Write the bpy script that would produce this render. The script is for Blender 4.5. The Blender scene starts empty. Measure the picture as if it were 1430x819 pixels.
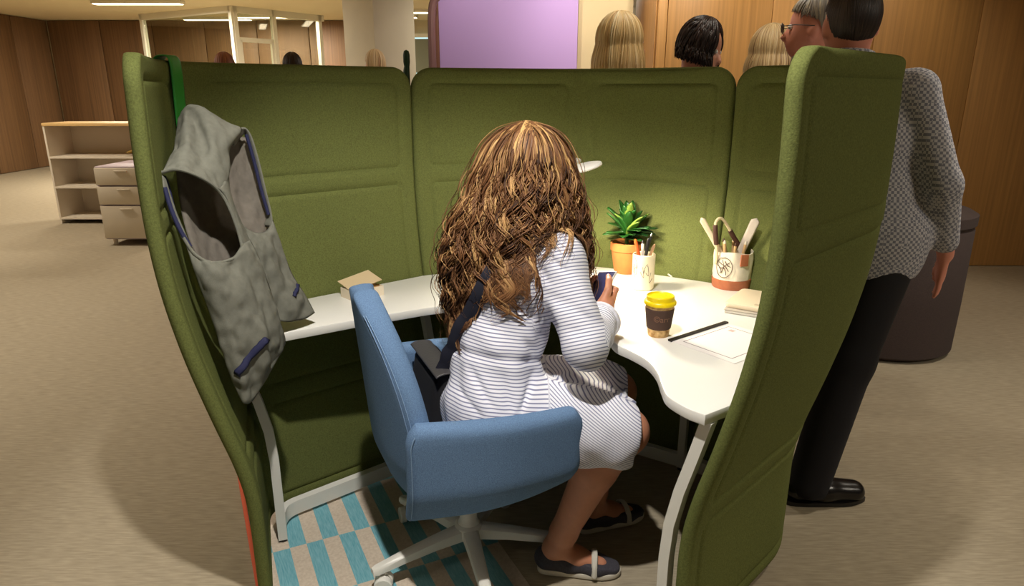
import bpy, bmesh, math, random
import numpy as np
from mathutils import Vector, Matrix, noise as mnoise

random.seed(7); RNG = np.random.default_rng(11)
scene = bpy.context.scene
COL = scene.collection

# ------------------------------------------------------------------ camera, world, exposure
FPX = 950.0; PITCH = math.radians(16.6); CAMH = 1.41
cam_d = bpy.data.cameras.new('camera'); cam = bpy.data.objects.new('camera', cam_d); COL.objects.link(cam)
cam.location = (0, 0, CAMH); cam.rotation_euler = (math.pi/2 - PITCH, 0, 0)
cam_d.sensor_fit = 'HORIZONTAL'; cam_d.sensor_width = 36.0; cam_d.lens = 36.0*FPX/1430.0
cam_d.clip_start = 0.05; cam_d.clip_end = 100
scene.camera = cam
vs = scene.view_settings
vs.view_transform = 'Standard'; vs.look = 'None'; vs.gamma = 1.0; vs.use_curve_mapping = False
vs.exposure = 0.0
world = bpy.data.worlds.new('world'); scene.world = world; world.use_nodes = True
world.node_tree.nodes['Background'].inputs[0].default_value = (1.0, 0.88, 0.70, 1)
world.node_tree.nodes['Background'].inputs[1].default_value = 0.05

CEIL = 2.70
def add_light(name, kind, loc, power, color, target=None, size=0.3, size_y=None, spot=60, blend=0.3, parent=None):
    L = bpy.data.lights.new(name, kind); L.energy = power; L.color = color
    if kind == 'AREA':
        L.size = size
        if size_y: L.shape = 'RECTANGLE'; L.size_y = size_y
    elif kind == 'SPOT':
        L.spot_size = math.radians(spot); L.spot_blend = blend; L.shadow_soft_size = size
    else:
        L.shadow_soft_size = size
    o = bpy.data.objects.new(name, L); COL.objects.link(o); o.location = loc
    if target is not None:
        d = Vector(target) - Vector(loc); o.rotation_euler = d.to_track_quat('-Z', 'Y').to_euler()
    return o
WARM = (1.0, 0.91, 0.77)
# main ceiling spot in front of the booth, and the general lighting of the hall
MAIN = (-0.18, 0.85, CEIL-0.06)
add_light('spot_light', 'SPOT', MAIN, 205, (1.0, 0.95, 0.87), target=(-0.08, 1.76, 0.5), size=0.03, spot=68, blend=0.45)
add_light('floor_spot_light', 'SPOT', (-3.2, 3.0, CEIL-0.06), 190, WARM, target=(-2.3, 3.2, 0), size=0.06, spot=115, blend=0.7)
add_light('aisle_spot_light', 'SPOT', (2.7, 2.6, CEIL-0.06), 110, WARM, target=(2.1, 3.0, 0), size=0.05, spot=100, blend=0.4)
for (x, y, px, py, pw) in ((-5.6, 11.0, 1.6, .25, 150), (-3.2, 9.3, 1.4, .25, 110), (0.3, 8.5, 1.6, .25, 60), (-4.4, 13.0, 1.4, .25, 110),
                       (-5.2, 6.0, 1.6, .3, 60), (3.4, 0.2, 1.6, .3, 48), (-2.8, 0.0, 1.6, .3, 7)):  # last two: soft ambient fill added near the camera, out of view
    add_light('panel_light', 'AREA', (x, y, CEIL-0.07), pw, WARM, target=(x, y, 0), size=px, size_y=py)
add_light('group_spot_light', 'SPOT', (0.85, 3.15, CEIL-0.06), 34, WARM, target=(0.9, 3.3, 0.5), size=0.05, spot=80, blend=0.6)
for (x, y, tx, ty, tz, pw) in ((1.35, 4.55, 1.45, 5.5, 1.9, 66), (2.6, 4.6, 2.7, 5.5, 1.6, 26), (-0.1, 4.9, -0.1, 6, 1.7, 52), (0.75, 5.2, 0.75, 6.4, 1.6, 45)):
    add_light('wall_wash_light', 'SPOT', (x, y, CEIL-0.06), pw, (1.0, 0.87, 0.68), target=(tx, ty, tz), size=0.04, spot=95, blend=0.8)

# ------------------------------------------------------------------ helpers
SP, CP = math.sin(PITCH), math.cos(PITCH)
def ray(u, v):
    x = (u-715)/FPX; y = -(v-409.5)/FPX
    return np.array([x, CP + y*SP, -SP + y*CP])
def at(u, v, Y):                       # pixel + depth -> point
    r = ray(u, v); return np.array([0, 0, CAMH]) + r*(Y/r[1])
def atz(u, v, z):                      # pixel on a level surface -> point
    r = ray(u, v); return np.array([0, 0, CAMH]) + r*((z-CAMH)/r[2])
def A(*p): return np.array(p, float)
def unit(v): v = np.asarray(v, float); return v/max(np.linalg.norm(v), 1e-9)

def tag(o, label, cat, group=None, kind=None):
    o['label'] = label; o['category'] = cat
    if group: o['group'] = group
    if kind: o['kind'] = kind
    return o
def thing(name, label, cat, loc=(0, 0, 0), rotz=0, group=None):
    o = bpy.data.objects.new(name, None); COL.objects.link(o)
    o.empty_display_size = 0.05
    o.location = loc; o.rotation_euler = (0, 0, rotz)
    return tag(o, label, cat, group)
def chain_matrix(o):
    m = Matrix.LocRotScale(o.location, o.rotation_euler, o.scale)
    if o.parent: m = chain_matrix(o.parent) @ o.matrix_parent_inverse @ m
    return m
def mesh_obj(name, verts, faces, mat, parent=None, smooth=True, local=False, attrs=None, sharp=None):
    me = bpy.data.meshes.new(name)
    me.from_pydata([tuple(map(float, v)) for v in verts], [], [tuple(map(int, f)) for f in faces])
    me.update()
    if smooth:
        me.polygons.foreach_set('use_smooth', [True]*len(me.polygons))
        if sharp is not None: me.set_sharp_from_angle(angle=math.radians(sharp))
    if attrs:
        for k, arr in attrs.items():
            at_ = me.attributes.new(k, 'FLOAT', 'POINT'); at_.data.foreach_set('value', np.asarray(arr, np.float32))
    if mat is not None: me.materials.append(mat)
    o = bpy.data.objects.new(name, me); COL.objects.link(o)
    if parent is not None:
        o.parent = parent
        if not local: o.matrix_parent_inverse = chain_matrix(parent).inverted()
    return o
def struct(o):
    o['kind'] = 'structure'; return o

class MB:
    def __init__(s): s.v = []; s.f = []
    def add(s, v, f):
        n = len(s.v); s.v += [tuple(p) for p in v]; s.f += [tuple(i+n for i in q) for q in f]; return s
    def box(s, c, size, R=None, bevel=0.0):
        bm = bmesh.new(); bmesh.ops.create_cube(bm, size=1.0)
        for w in bm.verts: w.co = Vector((w.co.x*size[0], w.co.y*size[1], w.co.z*size[2]))
        if bevel > 0: bmesh.ops.bevel(bm, geom=list(bm.edges), offset=bevel, segments=2, profile=0.5, affect='EDGES')
        return s.bm(bm, c, R)
    def bm(s, bm, c=(0, 0, 0), R=None):
        bm.verts.ensure_lookup_table(); bm.verts.index_update()
        P = []
        for w in bm.verts:
            co = w.co if R is None else R @ w.co
            P.append((co.x+c[0], co.y+c[1], co.z+c[2]))
        s.add(P, [[w.index for w in f.verts] for f in bm.faces]); bm.free(); return s
    def tube(s, path, r, seg=8, cap=True, flat=None, closed=False):
        """path (n,3), r scalar or list; flat=(axis, ratio) squashes along a fixed axis"""
        P = np.asarray(path, float); n = len(P)
        r = np.full(n, r) if np.isscalar(r) else np.asarray(r, float)
        T = np.gradient(P, axis=0) if not closed else (np.roll(P, -1, 0)-np.roll(P, 1, 0))
        T /= np.maximum(np.linalg.norm(T, axis=1, keepdims=True), 1e-9)
        up = A(0, 0, 1) if abs(T[0][2]) < 0.9 else A(1, 0, 0)
        N = unit(np.cross(T[0], up)); V = []
        for i in range(n):
            N = unit(N - T[i]*np.dot(N, T[i])); B = np.cross(T[i], N)
            for k in range(seg):
                a = 2*math.pi*k/seg
                o = (math.cos(a)*N + math.sin(a)*B)*r[i]
                if flat is not None:
                    ax = np.asarray(flat[0], float); o = o - ax*np.dot(o, ax)*(1-flat[1])
                V.append(P[i]+o)
        F = []
        for i in range(n if closed else n-1):
            j = (i+1) % n
            for k in range(seg):
                k2 = (k+1) % seg
                F.append((i*seg+k, i*seg+k2, j*seg+k2, j*seg+k))
        if cap and not closed:
            F.append(tuple(reversed(range(seg)))); F.append(tuple(range((n-1)*seg, n*seg)))
        return s.add(V, F)
    def lathe(s, prof, c=(0, 0, 0), seg=32, R=None, caps=True):
        V = []; F = []
        for (r, z) in prof:
            for k in range(seg):
                a = 2*math.pi*k/seg; p = Vector((r*math.cos(a), r*math.sin(a), z))
                if R is not None: p = R @ p
                V.append((p.x+c[0], p.y+c[1], p.z+c[2]))
        for i in range(len(prof)-1):
            for k in range(seg):
                k2 = (k+1) % seg
                F.append((i*seg+k, i*seg+k2, (i+1)*seg+k2, (i+1)*seg+k))
        if caps:
            F.append(tuple(reversed(range(seg)))); F.append(tuple(range((len(prof)-1)*seg, len(prof)*seg)))
        return s.add(V, F)
    def prism(s, poly, z0, z1, bevel=0.0, seg=2):
        bm = bmesh.new()
        vs_ = [bm.verts.new((p[0], p[1], z0)) for p in poly]; f = bm.faces.new(vs_)
        r = bmesh.ops.extrude_face_region(bm, geom=[f])
        for g in r['geom']:
            if isinstance(g, bmesh.types.BMVert): g.co.z = z1
        bmesh.ops.recalc_face_normals(bm, faces=list(bm.faces))
        if bevel > 0:
            es = [e for e in bm.edges if abs(e.verts[0].co.z-e.verts[1].co.z) < 1e-6]
            bmesh.ops.bevel(bm, geom=es, offset=bevel, segments=seg, profile=0.5, affect='EDGES')
        return s.bm(bm)
    def build(s, name, mat, parent=None, smooth=True, local=False, sharp=35):
        return mesh_obj(name, s.v, s.f, mat, parent, smooth, local, sharp=sharp)

def rotm(axis, deg): return Matrix.Rotation(math.radians(deg), 3, axis)

def spline(pts, n, closed=False):
    """Catmull-Rom through pts, n samples evenly in parameter"""
    P = np.asarray(pts, float); m = len(P)
    if closed: Q = np.vstack([P[-1], P, P[0], P[1]]); segs = m
    else: Q = np.vstack([2*P[0]-P[1], P, 2*P[-1]-P[-2]]); segs = m-1
    t = np.linspace(0, segs, n, endpoint=not closed); i = np.minimum(t.astype(int), segs-1); f = (t-i)[:, None]
    a, b, c, d = Q[i], Q[i+1], Q[i+2], Q[i+3]
    return 0.5*((2*b) + (c-a)*f + (2*a-5*b+4*c-d)*f**2 + (3*b-a-3*c+d)*f**3)
def resample(P, n):
    P = np.asarray(P, float); L = np.r_[0, np.cumsum(np.linalg.norm(np.diff(P, axis=0), axis=1))]
    t = np.linspace(0, L[-1], n)
    return np.stack([np.interp(t, L, P[:, k]) for k in range(P.shape[1])], 1)

def slab(centre, thick, rnd, disp=None):
    """centre: (nu,nv,3) mid surface grid; two faces with a rounded rim. Returns verts, faces, index grids (front, back)."""
    C = np.asarray(centre, float); nu, nv = C.shape[:2]
    du = np.gradient(C, axis=0); dv = np.gradient(C, axis=1)
    N = np.cross(du, dv); N /= np.maximum(np.linalg.norm(N, axis=2, keepdims=True), 1e-9)
    lu = np.cumsum(np.r_[np.zeros((1, nv)), np.linalg.norm(np.diff(C, axis=0), axis=2)], axis=0)
    lv = np.cumsum(np.c_[np.zeros((nu, 1)), np.linalg.norm(np.diff(C, axis=1), axis=2)], axis=1)
    d = np.minimum(np.minimum(lu, lu[-1:]-lu), np.minimum(lv, lv[:, -1:]-lv))
    x = np.clip(d/rnd, 0, 1); h = thick/2*np.sqrt(np.clip(1-(1-x)**2, 0, 1))
    hf, hb = h.copy(), h.copy()
    if disp is not None: hf = hf + disp[0]; hb = hb + disp[1]
    Fv = C + N*hf[..., None]; Bv = C - N*hb[..., None]
    border = np.zeros((nu, nv), bool); border[0] = border[-1] = True; border[:, 0] = border[:, -1] = True
    Fv[border] = C[border]
    fi = np.arange(nu*nv).reshape(nu, nv); bi = np.where(border, fi, 0)
    inner = ~border; bi[inner] = nu*nv + np.arange(inner.sum())
    V = np.vstack([Fv.reshape(-1, 3), Bv[inner]])
    F = []
    for (I, flip) in ((fi, False), (bi, True)):
        q = np.stack([I[:-1, :-1], I[1:, :-1], I[1:, 1:], I[:-1, 1:]], -1).reshape(-1, 4)
        F.append(q[:, ::-1] if flip else q)
    return V, F[0], F[1]
def edge_params(L, rnd, step):
    """0..L, fine near both ends for a round rim"""
    e = np.array([0, .04, .15, .35, .65, 1.0])*rnd
    n = max(2, int(round((L-2*rnd)/step)))
    return np.r_[e, np.linspace(rnd, L-rnd, n+1)[1:-1], L-e[::-1]]

# ------------------------------------------------------------------ signed distance bodies (surface nets)
class Field:
    def __init__(s, lo, hi, h):
        s.h = h; s.lo = np.array(lo, float)
        n = np.ceil((np.array(hi)-s.lo)/h).astype(int)+1
        s.ax = [s.lo[k]+np.arange(n[k])*h for k in range(3)]
        s.D = np.full(n, 0.3, np.float32)
    def sub(s, lo, hi):
        sl = []
        for k in range(3):
            a = max(0, int((lo[k]-s.lo[k])/s.h)); b = min(len(s.ax[k]), int((hi[k]-s.lo[k])/s.h)+2)
            if b <= a: return None, None
            sl.append(slice(a, b))
        X = np.meshgrid(*[s.ax[k][sl[k]] for k in range(3)], indexing='ij')
        return tuple(sl), X
    def blend(s, sl, d, k, op):
        D = s.D[sl]
        if op == 'add':
            hh = np.clip(0.5+0.5*(D-d)/k, 0, 1); s.D[sl] = D*(1-hh)+d*hh - k*hh*(1-hh)
        else:
            hh = np.clip(0.5-0.5*(D+d)/k, 0, 1); s.D[sl] = D*(1-hh)+(-d)*hh + k*hh*(1-hh)
    def cone(s, p0, p1, r0, r1, k=0.02, flat=None, op='add'):
        p0 = np.asarray(p0, float); p1 = np.asarray(p1, float); R = max(r0, r1)*(max(1, flat[1]) if flat else 1)+k+3*s.h
        sl, X = s.sub(np.minimum(p0, p1)-R, np.maximum(p0, p1)+R)
        if sl is None: return s
        v = p1-p0; L2 = max(np.dot(v, v), 1e-12)
        q = [X[i]-p0[i] for i in range(3)]
        t = np.clip((q[0]*v[0]+q[1]*v[1]+q[2]*v[2])/L2, 0, 1)
        q = [q[i]-t*v[i] for i in range(3)]
        if flat:
            a = unit(flat[0]); dp = (q[0]*a[0]+q[1]*a[1]+q[2]*a[2])*(1/flat[1]-1)
            q = [q[i]+dp*a[i] for i in range(3)]
        d = np.sqrt(q[0]**2+q[1]**2+q[2]**2)-(r0+(r1-r0)*t)
        s.blend(sl, d, k, op); return s
    def chain(s, pts, rs, k=0.02, flat=None):
        for i in range(len(pts)-1): s.cone(pts[i], pts[i+1], rs[i], rs[i+1], k, flat)
        return s
    def ell(s, c, r, k=0.02, M=None, op='add'):
        c = np.asarray(c, float); R = max(r)+k+3*s.h
        sl, X = s.sub(c-R, c+R)
        if sl is None: return s
        q = [X[i]-c[i] for i in range(3)]
        if M is not None: q = [q[0]*M[0][i]+q[1]*M[1][i]+q[2]*M[2][i] for i in range(3)]
        k0 = np.sqrt(sum((q[i]/r[i])**2 for i in range(3))); k1 = np.sqrt(sum((q[i]/r[i]**2)**2 for i in range(3)))
        s.blend(sl, k0*(k0-1)/np.maximum(k1, 1e-6), k, op); return s
    def cut(s, p, n):
        """remove the half space on the +n side of p"""
        n = unit(n); X = np.meshgrid(*s.ax, indexing='ij', sparse=True)
        s.D = np.maximum(s.D, sum((X[i]-p[i])*n[i] for i in range(3))).astype(np.float32); return s
    def sample(s, P):
        P = np.asarray(P, float); g = (P-s.lo)/s.h
        n = np.array(s.D.shape); g = np.clip(g, 0, n-1.001); i = g.astype(int); f = g-i
        out = 0
        for a in (0, 1):
            for b in (0, 1):
                for c in (0, 1):
                    w = (f[..., 0] if a else 1-f[..., 0])*(f[..., 1] if b else 1-f[..., 1])*(f[..., 2] if c else 1-f[..., 2])
                    out = out + w*s.D[i[..., 0]+a, i[..., 1]+b, i[..., 2]+c]
        return out
    def grad(s, P):
        e = s.h
        return np.stack([s.sample(P+np.eye(3)[k]*e)-s.sample(P-np.eye(3)[k]*e) for k in range(3)], -1)/(2*e)
    def hit(s, u, v, y0=1.2, y1=3.0):
        """first point of the body along the line of sight through a pixel"""
        r = ray(u, v); Y = np.arange(y0, y1, 0.004); P = A(0, 0, CAMH)+r[None]*(Y/r[1])[:, None]
        d = s.sample(P); inside = np.where(d < 0)[0]
        return P[inside[0]] if len(inside) else None
    def mesh(s):
        D = s.D; ins = D < 0
        n = np.array(D.shape)-1
        cnt = sum(ins[a:a+n[0], b:b+n[1], c:c+n[2]].astype(np.int8) for a in (0, 1) for b in (0, 1) for c in (0, 1))
        act = (cnt > 0) & (cnt < 8); ids = np.argwhere(act)
        if len(ids) == 0: return np.zeros((0, 3)), np.zeros((0, 4), int)
        idx = np.full(act.shape, -1, np.int64); idx[act] = np.arange(len(ids))
        acc = np.zeros((len(ids), 3)); num = np.zeros(len(ids))
        cor = [(a, b, c) for a in (0, 1) for b in (0, 1) for c in (0, 1)]
        val = {c: D[ids[:, 0]+c[0], ids[:, 1]+c[1], ids[:, 2]+c[2]] for c in cor}
        for i, c0 in enumerate(cor):
            for c1 in cor[i+1:]:
                if sum(abs(c0[k]-c1[k]) for k in range(3)) != 1: continue
                a, b = val[c0], val[c1]; m = (a < 0) != (b < 0)
                t = np.where(m, a/np.where(m, a-b, 1), 0)
                p = np.array(c0)[None]+t[:, None]*(np.array(c1)-np.array(c0))[None]
                acc[m] += p[m]; num[m] += 1
        V = s.lo+s.h*(ids+acc/num[:, None])
        F = []
        for ax in range(3):
            o1, o2 = [(1, 2), (2, 0), (0, 1)][ax]
            a = np.take(ins, range(n[ax]), ax); b = np.take(ins, range(1, n[ax]+1), ax)
            e = np.argwhere(a != b)
            e = e[(e[:, o1] > 0) & (e[:, o2] > 0) & (e[:, o1] < n[o1]) & (e[:, o2] < n[o2])]
            def cell(d1, d2):
                q = e.copy(); q[:, o1] -= d1; q[:, o2] -= d2; return idx[q[:, 0], q[:, 1], q[:, 2]]
            Q = np.stack([cell(1, 1), cell(0, 1), cell(0, 0), cell(1, 0)], 1)
            fl = ~ins[e[:, 0], e[:, 1], e[:, 2]]
            Q[fl] = Q[fl][:, ::-1]; F.append(Q)
        F = np.vstack(F); F = F[(F >= 0).all(1)]
        return V, F
    def build(s, name, mat, parent=None, attrs=None, vfun=None, local=False, relax=1):
        V, F = s.mesh()
        for _ in range(relax):                                   # light Laplacian smoothing
            acc = np.zeros_like(V); num = np.zeros(len(V))
            for k in range(4):
                np.add.at(acc, F[:, k], V[F[:, (k+1) % 4]]); np.add.at(num, F[:, k], 1)
                np.add.at(acc, F[:, k], V[F[:, (k-1) % 4]]); np.add.at(num, F[:, k], 1)
            V = 0.5*V+0.5*acc/np.maximum(num, 1)[:, None]
        if vfun is not None: V = vfun(V)
        at_ = {k: fn(V) for k, fn in (attrs or {}).items()}
        return mesh_obj(name, V, F, mat, parent, True, local, attrs=at_)

# ------------------------------------------------------------------ materials
def lin(c):
    return tuple((x/12.92 if x <= 0.04045 else ((x+0.055)/1.055)**2.4) for x in (k/255 for k in c))
_M = {}
def mat(name, rgb, rough=0.6, var=0.0, vscale=30.0, bump=0.0, bscale=200.0, metal=0.0, sheen=0.0, stretch=None, spec=None, coat=0.0, emit=0.0, trans=0.0, alpha=1.0, sss=0.0, rgb2=None):
    if name in _M: return _M[name]
    m = bpy.data.materials.new(name); m.use_nodes = True; _M[name] = m
    nt = m.node_tree; b = nt.nodes['Principled BSDF']
    c = lin(rgb)+(1,)
    b.inputs['Base Color'].default_value = c; b.inputs['Roughness'].default_value = rough; b.inputs['Metallic'].default_value = metal
    if sheen: b.inputs['Sheen Weight'].default_value = sheen
    if spec is not None: b.inputs['Specular IOR Level'].default_value = spec
    if coat: b.inputs['Coat Weight'].default_value = coat
    if emit: b.inputs['Emission Color'].default_value = c; b.inputs['Emission Strength'].default_value = emit
    if trans: b.inputs['Transmission Weight'].default_value = trans
    if alpha < 1: b.inputs['Alpha'].default_value = alpha
    if sss: b.inputs['Subsurface Weight'].default_value = sss; b.inputs['Subsurface Radius'].default_value = (0.02, 0.008, 0.004)
    if var or bump or rgb2:
        tc = nt.nodes.new('ShaderNodeTexCoord'); mp = nt.nodes.new('ShaderNodeMapping')
        nt.links.new(tc.outputs['Object'], mp.inputs['Vector'])
        if stretch: mp.inputs['Scale'].default_value = stretch
    if var or rgb2:
        nz = nt.nodes.new('ShaderNodeTexNoise'); nz.inputs['Scale'].default_value = vscale; nz.inputs['Detail'].default_value = 4
        nt.links.new(mp.outputs['Vector'], nz.inputs['Vector'])
        rp = nt.nodes.new('ShaderNodeValToRGB'); nt.links.new(nz.outputs['Fac'], rp.inputs['Fac'])
        rp.color_ramp.elements[0].position = 0.3; rp.color_ramp.elements[1].position = 0.7
        c2 = lin(rgb2)+(1,) if rgb2 else None
        rp.color_ramp.elements[0].color = tuple(x*(1-var) for x in c[:3])+(1,)
        rp.color_ramp.elements[1].color = c2 if c2 else tuple(min(1, x*(1+var)) for x in c[:3])+(1,)
        nt.links.new(rp.outputs['Color'], b.inputs['Base Color'])
    if bump:
        n2 = nt.nodes.new('ShaderNodeTexNoise'); n2.inputs['Scale'].default_value = bscale; n2.inputs['Detail'].default_value = 3
        nt.links.new(mp.outputs['Vector'], n2.inputs['Vector'])
        bp = nt.nodes.new('ShaderNodeBump'); bp.inputs['Strength'].default_value = bump; bp.inputs['Distance'].default_value = 0.003
        nt.links.new(n2.outputs['Fac'], bp.inputs['Height']); nt.links.new(bp.outputs['Normal'], b.inputs['Normal'])
    return m
def nodes_of(m): return m.node_tree, m.node_tree.nodes['Principled BSDF']
def math_node(nt, op, a, b=None):
    n = nt.nodes.new('ShaderNodeMath'); n.operation = op
    for i, x in enumerate((a, b)):
        if x is None: continue
        if isinstance(x, (int, float)): n.inputs[i].default_value = x
        else: nt.links.new(x, n.inputs[i])
    return n.outputs[0]
def mix_col(nt, fac, c1, c2):
    n = nt.nodes.new('ShaderNodeMix'); n.data_type = 'RGBA'
    for sock, x in ((n.inputs[0], fac), (n.inputs[6], c1), (n.inputs[7], c2)):
        if isinstance(x, (tuple, float, int)): sock.default_value = x
        else: nt.links.new(x, sock)
    return n.outputs[2]

FELT = mat('green_felt', (100, 106, 60), 0.95, var=0.22, vscale=260, bump=0.35, bscale=420, spec=0.05)
WHITE = mat('white_lacquer', (236, 234, 228), 0.35)
WMETAL = mat('white_metal', (226, 224, 216), 0.35)
DENIM = mat('blue_wool', (104, 132, 168), 0.95, var=0.2, vscale=420, bump=0.3, bscale=600, spec=0.05)
STITCH = mat('pale_stitch', (134, 164, 200), 0.9)
SKIN = mat('skin', (196, 134, 104), 0.5, var=0.06, vscale=40, sss=0.08)
BLACK = mat('black_cloth', (16, 15, 20), 0.9)
BLKPL = mat('black_plastic', (20, 19, 19), 0.45)
NAVY = mat('navy_cloth', (26, 32, 78), 0.85)
# ------------------------------------------------------------------ the hall
CARPET = mat('carpet', (168, 156, 134), 0.97, var=0.16, vscale=16, bump=0.5, bscale=240, stretch=(1.0, 9.0, 1.0), spec=0.05)
def level(name, x0, x1, y0, y1, z, t, m):
    z0, z1 = (z-t, z) if t > 0 else (z, z-t)
    return struct(MB().box(((x0+x1)/2, (y0+y1)/2, (z0+z1)/2), (x1-x0, y1-y0, z1-z0)).build(name, m, smooth=False))
CEILM = mat('ceiling_paint', (226, 208, 168), 0.9)
level('floor', -9, 8, -2.5, 14, 0, 0.1, CARPET)
level('ceiling', -9, 8, -2.5, 14, CEIL, -0.1, CEILM)
BROWN = mat('brown_wood_wall', (110, 80, 50), 0.6, var=0.25, vscale=3, stretch=(14, 14, 0.25))
OAK = mat('oak_panel', (182, 136, 78), 0.5, var=0.16, vscale=4, stretch=(12, 12, 0.22))
PLASTER = mat('cream_plaster', (204, 190, 156), 0.9, var=0.03, vscale=4)
GREYP = mat('light_grey_plaster', (196, 188, 166), 0.9, var=0.03, vscale=4)
FRAME = mat('white_frame', (224, 218, 198), 0.5)
wb = struct(MB().box((-0.5, 14.05, CEIL/2), (17, 0.1, CEIL)).build('wall_back', PLASTER, smooth=False))
for i in range(7):
    x0 = -8.9+i*1.0
    MB().box((x0+0.5, 13.97, CEIL/2), (0.985, 0.06, CEIL-0.02), bevel=0.006).build('wood_panel', BROWN, wb)
wl = struct(MB().box((-9.05, 5.75, CEIL/2), (0.1, 16.5, CEIL)).build('wall_left', PLASTER, smooth=False))
for i in range(7):
    MB().box((-8.97, 7.0+i*1.0+0.5, CEIL/2), (0.06, 0.985, CEIL-0.02), bevel=0.006).build('wood_panel', BROWN, wl)
# oak clad core behind the standing group
wr = struct(MB().box((4.56, 6.0, CEIL/2), (6.88, 0.9, CEIL)).build('wall_right', mat('dark_joint', (70, 46, 24), 0.8), smooth=False))
xs = [1.10, 1.175] + [1.175+0.79*k for k in range(1, 8)]
for a, b in zip(xs[:-1], xs[1:]):
    MB().box(((a+b)/2, 5.535, CEIL/2), (b-a-0.005, 0.03, CEIL-0.01), bevel=0.002).build('wood_panel', OAK, wr)
MB().box((1.105, 6.0, CEIL/2), (0.03, 0.9, CEIL-0.01)).build('wood_panel', OAK, wr, smooth=False)
# far white blind wall, seen in the slot left of the oak core
t3 = struct(MB().box((1.2, 10.05, CEIL/2), (2.2, 0.1, CEIL)).build('wall_far', mat('white_wall', (226, 220, 202), 0.9), smooth=False))
for k in range(16):
    MB().box((1.2, 9.985, 1.05+k*0.1), (2.1, 0.02, 0.088), bevel=0.006).build('slat', mat('white_slat', (228, 222, 206), 0.7), t3)
# columns
def column(name, pts, m):
    return struct(MB().prism(pts, 0, CEIL, 0).build(name, m, smooth=False))
column('trim_1', [(-1.93, 8.35), (-1.48, 7.8), (-1.10, 8.2), (-1.5, 8.8)], GREYP)
column('trim_2', [(0.55, 6.05), (1.0, 6.05), (1.0, 6.5), (0.55, 6.5)], PLASTER)
# freestanding lilac panel with brown edge frame
t = thing('display_panel', 'tall flat lilac display panel with a brown edge behind the booth', 'panel', (-0.05, 6.0, 0))
MB().box((-0.03, 6.0, 1.33), (1.14, 0.05, 2.56), bevel=0.004).build('panel_face', mat('lilac', (178, 150, 218), 0.7), t)
MB().box((-0.615, 6.0, 1.33), (0.03, 0.07, 2.56), bevel=0.004).build('edge_frame', mat('brown_frame', (110, 70, 56), 0.6), t)
MB().box((-0.05, 6.0, 0.025), (1.2, 0.34, 0.05), bevel=0.006).build('foot', mat('brown_frame', (110, 70, 56)), t)
# mauve post beside it
p0, p1 = at(604, 90, 5.6), at(603, 16, 5.6); p2 = at(611, -6, 5.6)
t = thing('post_stand', 'slim mauve post with a bent top beside the lilac panel', 'post', (p0[0], 5.6, 0))
MB().tube(spline([(p0[0], 5.6, 0.02), (p0[0], 5.6, 1.0), p0, p1, p2, p2+A(0.10, 0, 0.14)], 40), 0.030, 10).build('pole', mat('mauve_metal', (120, 88, 92), 0.5), t)
MB().lathe([(0.16, 0), (0.16, 0.015), (0.035, 0.03)], (p0[0], 5.6, 0), 24).build('foot', mat('mauve_metal', (120, 88, 92)), t)
# window far behind the column gap
wx = at(594, 60, 13.9)
w = struct(MB().box((wx[0], 13.98, 1.75), (1.6, 0.04, 1.3)).build('window_1', mat('daylight', (196, 235, 245), 0.5, emit=1.0), smooth=False))
MB().box((wx[0], 13.94, 2.05), (1.6, 0.02, 0.62)).build('blind', mat('grey_blind', (120, 122, 104), 0.8), w, smooth=False)
for (cx, cz, sx, sz) in ((-0.8, 1.75, 0.06, 1.36), (0.8, 1.75, 0.06, 1.36), (0, 2.42, 1.66, 0.07), (0, 1.09, 1.66, 0.06), (0.25, 1.75, 0.05, 1.3)):
    MB().box((wx[0]+cx, 13.93, cz), (sx, 0.06, sz)).build('window_frame', FRAME, w, smooth=False)

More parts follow.
